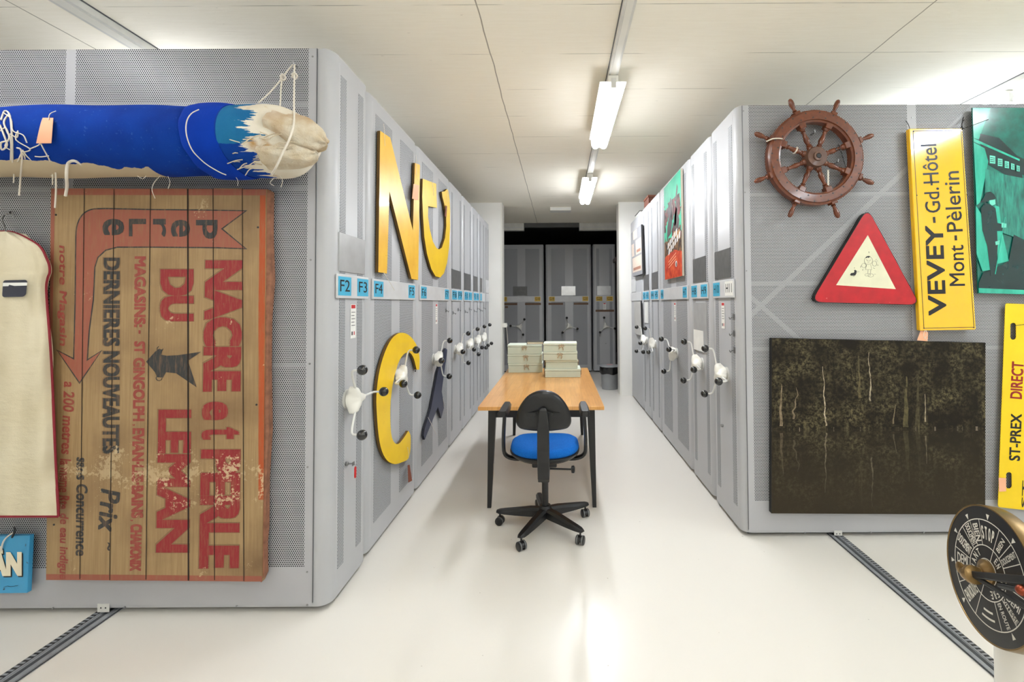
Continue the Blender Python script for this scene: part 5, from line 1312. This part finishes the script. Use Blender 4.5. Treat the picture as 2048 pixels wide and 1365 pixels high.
sw = thing('switch_box', 'small white switch box on the left edge of the opening', 'switch', (OL-.03, YB+.13, p.z-.04))
MB().box((OL+.0045, YB+.05, q.z), (q.x, YB+.13, p.z), .004).build('switch_case', M['white'], sw, world=True)
MB().box((q.x, YB+.07, q.z+.02), (q.x+.006, YB+.11, p.z-.02)).build('rocker', M['paper'], sw, world=True)
for i, mt in enumerate(('wire', 'wire', 'string')):
    z0 = q.z; x_ = OL+.035+.012*i
    o = MB().tube(spline([V((x_, YB+.06+.03*i, z0-.002)), V((x_+.02, YB+.06+.03*i, z0-.25)), V((x_+.055-.01*i, YB+.06+.03*i, z0-.5)), V((x_+.075, YB+.06+.03*i, z0-.8)), V((x_+.08, YB+.06+.03*i, .006))], 8), .006-.001*i, 6).build('cable', M[mt], None, smooth=60)
    tag(o, ('thin black cable hanging inside the opening nearest the left jamb', 'second black cable hanging inside the opening at the left', 'white cord hanging beside black cables inside the opening')[i], 'cable')

# ---- engine telegraph at the lower right edge ------------------------------------------------------
n_t = V((-.97361311, .20230692, .1055908)); u_t = V((-.20344424, -.97908653, 0)); v_t = V((.10338253, -.02148184, .99440967))
c19 = V((1.3134046, 1.42209294, .66368436)); KS = .75
ct = CAM+(c19-CAM)*KS; RT = .19*KS
et = thing('engine_telegraph', 'brass ship engine telegraph with a black lettered dial at the right edge', 'telegraph', (ct.x+.10, ct.y-.02, 0))
M['brass'] = flat('aged_brass', (138, 112, 72), .35, .85, .1, 12)
M['copper'] = flat('copper_knob', (140, 66, 44), .35, .8)
M['dialblack'] = flat('dial_black', (24, 24, 24), .3, coat=.2)
M['dialwhite'] = flat('dial_white', (206, 202, 190), .5)
def D(rho, phi, d=0.0):
    a = math.radians(phi); return ct + (u_t*math.sin(a)+v_t*math.cos(a))*rho*RT + n_t*d
def ringpts(rho, d, n_=96): return [D(rho, 360*i/n_, d) for i in range(n_)]
MB().loft([ringpts(.99, -.0005), ringpts(1.0, .002), ringpts(1.018, .002), ringpts(1.026, -.004), ringpts(1.026, -.030), ringpts(1.01, -.036), ringpts(.80, -.075), ringpts(.72, -.15), ringpts(.70, -.152)]).build('brass_case', M['brass'], et, smooth=35, world=True)
MB().loft([ringpts(.995, -.003), ringpts(.995, .0008)]).build('dial', M['dialblack'], et, world=True)
def band(r0, r1, nm, a0_=0, a1_=360, d=.0012, mat='dialwhite'):
    n_ = 72; k = MB()
    for i in range(n_):
        p0 = a0_+(a1_-a0_)*i/n_; p1 = a0_+(a1_-a0_)*(i+1)/n_
        k.sheet([D(r0, p0, d), D(r1, p0, d), D(r1, p1, d), D(r0, p1, d)])
    return k.build(nm, M[mat], et, world=True)
band(.785, .80, 'outer_ring'); band(.395, .41, 'inner_ring'); band(.195, .21, 'centre_ring')
def spoke_(phi, r0=.41, r1=.785):
    w_ = .006; 
    e = D(0, 0)*0 + (D(1, phi+90)-ct)*w_
    return [D(r0, phi, .0012)-e, D(r1, phi, .0012)-e, D(r1, phi, .0012)+e, D(r0, phi, .0012)+e]
k = MB()
for ph in (-22, 12, 32, 52, 87, 122, 149, -168, -130, -89, -57, -39.5): k.sheet(spoke_(ph))
for ph in (12, -168): k.sheet(spoke_(ph, .21, .40))
k.build('dial_divisions', M['dialwhite'], et, world=True)
for ph in (-7, 31.5, 68, 105, 134, -147.6, -106.6, -71.3, -41.4):
    MB().sheet([D(.81, ph, .0012), D(.90, ph-2.4, .0012), D(.90, ph+2.4, .0012)]).build('dial_pointer', M['dialwhite'], et, world=True)
def tang_text(s, ph0, ph1, r0, r1, bold=.02):
    """letters standing on the arc from ph0 to ph1, set one by one"""
    n_ = len(s)
    for i, chx in enumerate(s):
        a, b = ph0+(ph1-ph0)*(i+.08)/n_, ph0+(ph1-ph0)*(i+.88)/n_
        letters(et, chx, D(r0, a, .0014), D(r0, b, .0014), D(r1, a, .0014), M['dialwhite'], bold)
def rad_text(s, ph, r0, r1, w_, outward=False, bold=.015):
    half = math.degrees(w_/((r0+r1)/2))/2
    if outward: A, B, Cq = D(r0, ph+half, .0014), D(r1, ph+half*r0/r1, .0014), D(r0, ph-half, .0014)
    else: A, B, Cq = D(r1, ph-half, .0014), D(r0, ph-half*r1/r0, .0014), D(r1, ph+half, .0014)
    B = A+(B-A)
    letters(et, s, A, B, Cq, M['dialwhite'], bold)
tang_text('STOP', -20, 9, .50, .70, .03)
rad_text('BIEN', -31, .46, .73, .10, bold=.03); rad_text('DOUCEMENT', -47.5, .43, .77, .10, bold=.02)
rad_text('DOUCEMENT', -73, .43, .77, .12, bold=.02); rad_text('DEMI', -100, .46, .73, .13, bold=.02); rad_text('EN ROUTE', -148, .43, .75, .15, bold=.02)
rad_text('BIEN', 22, .47, .72, .10, True, .03); rad_text('DOUCEMENT', 42, .43, .77, .12, True, .02); rad_text('DOUCEMENT', 69, .43, .77, .13, True, .02); rad_text('DEMI', 104, .46, .72, .13, True, .02)
rad_text('VITESSE', 118, .43, .77, .10, True, .02); rad_text('EN ROUTE', 136, .43, .77, .11, True, .02)
tang_text('AVANT', -128, -36, .26, .37, .02); tang_text('EN', 26, 52, .26, .37, .02); tang_text('ARRIERE', 70, 160, .26, .37, .02)
for rr_, a, b in ((.66, 158, 182), (.56, 160, 180)): band(rr_, rr_+.03, 'maker_mark', a, b)
MB().loft([ringpts(.19, .001, 40), ringpts(.19, .006, 40), ringpts(.13, .009, 40), ringpts(.10, .014, 40), ringpts(.05, .016, 40)]).build('dial_boss', M['brass'], et, smooth=40, world=True)
def over_dial(px_, py_, d):
    """point where the line of sight meets the plane d in front of the dial"""
    r = at(px_, py_, Y=1.0)-CAM; k_ = ((ct+n_t*d-CAM).dot(n_t))/r.dot(n_t); return CAM+r*k_
tip = over_dial(1944, 1150, .05); fu_, fl_ = over_dial(2085, 1166, .05), over_dial(2085, 1236, .05)
def bar(p0, p1, w0, w1, th, nm, par, mat='blackmetal'):
    q_ = (p1-p0).normalized(); sd = q_.cross(n_t).normalized()
    return MB().loft([[p+sd*a*w_+n_t*b*th for a, b in ((-1, -1), (1, -1), (1, 1), (-1, 1))] for p, w_ in ((p0, w0), (p1, w1))]).build(nm, M[mat], par, world=True, bevel=.002)
lev = bar(tip, fu_, .0065, .0085, .007, 'lever', et)
bar(tip+(fl_-tip)*.03, fl_, .0042, .0045, .005, 'pointer_arm', lev)
q = (fu_-tip).normalized()
MB().lathe(tip, -q, [(.012, -.012), (.019, -.008), (.0195, .002), (.0135, .006), (.0145, .012), (.013, .022), (.008, .030), (.002, .033)], 20).build('brass_tip', M['brass'], lev, world=True, smooth=50)
kp = over_dial(2044, 1182, .055)
MB().ball(kp, .0105, 16).build('copper_knob', M['copper'], lev, world=True, smooth=180)
MB().tube([over_dial(2000, 1172, .05), kp], .006, 8).build('knob_stem', M['blackmetal'], lev, world=True, smooth=60)
MB().lathe(ct+n_t*.012, n_t, [(.008, 0), (.008, .04), (.012, .041), (.012, .046), (.006, .048)], 18).build('pivot_pin', M['brass'], lev, world=True, smooth=40)
bc = ct - n_t*.09
MB().lathe((bc.x, bc.y, 0), (0, 0, 1), [(.16, .0), (.16, .03), (.10, .06), (.075, .12), (.07, ct.z-RT*1.02), (.085, ct.z-RT*.95), (.085, ct.z-RT*.8)], 32).build('pedestal', M['white'], et, smooth=40, world=True)
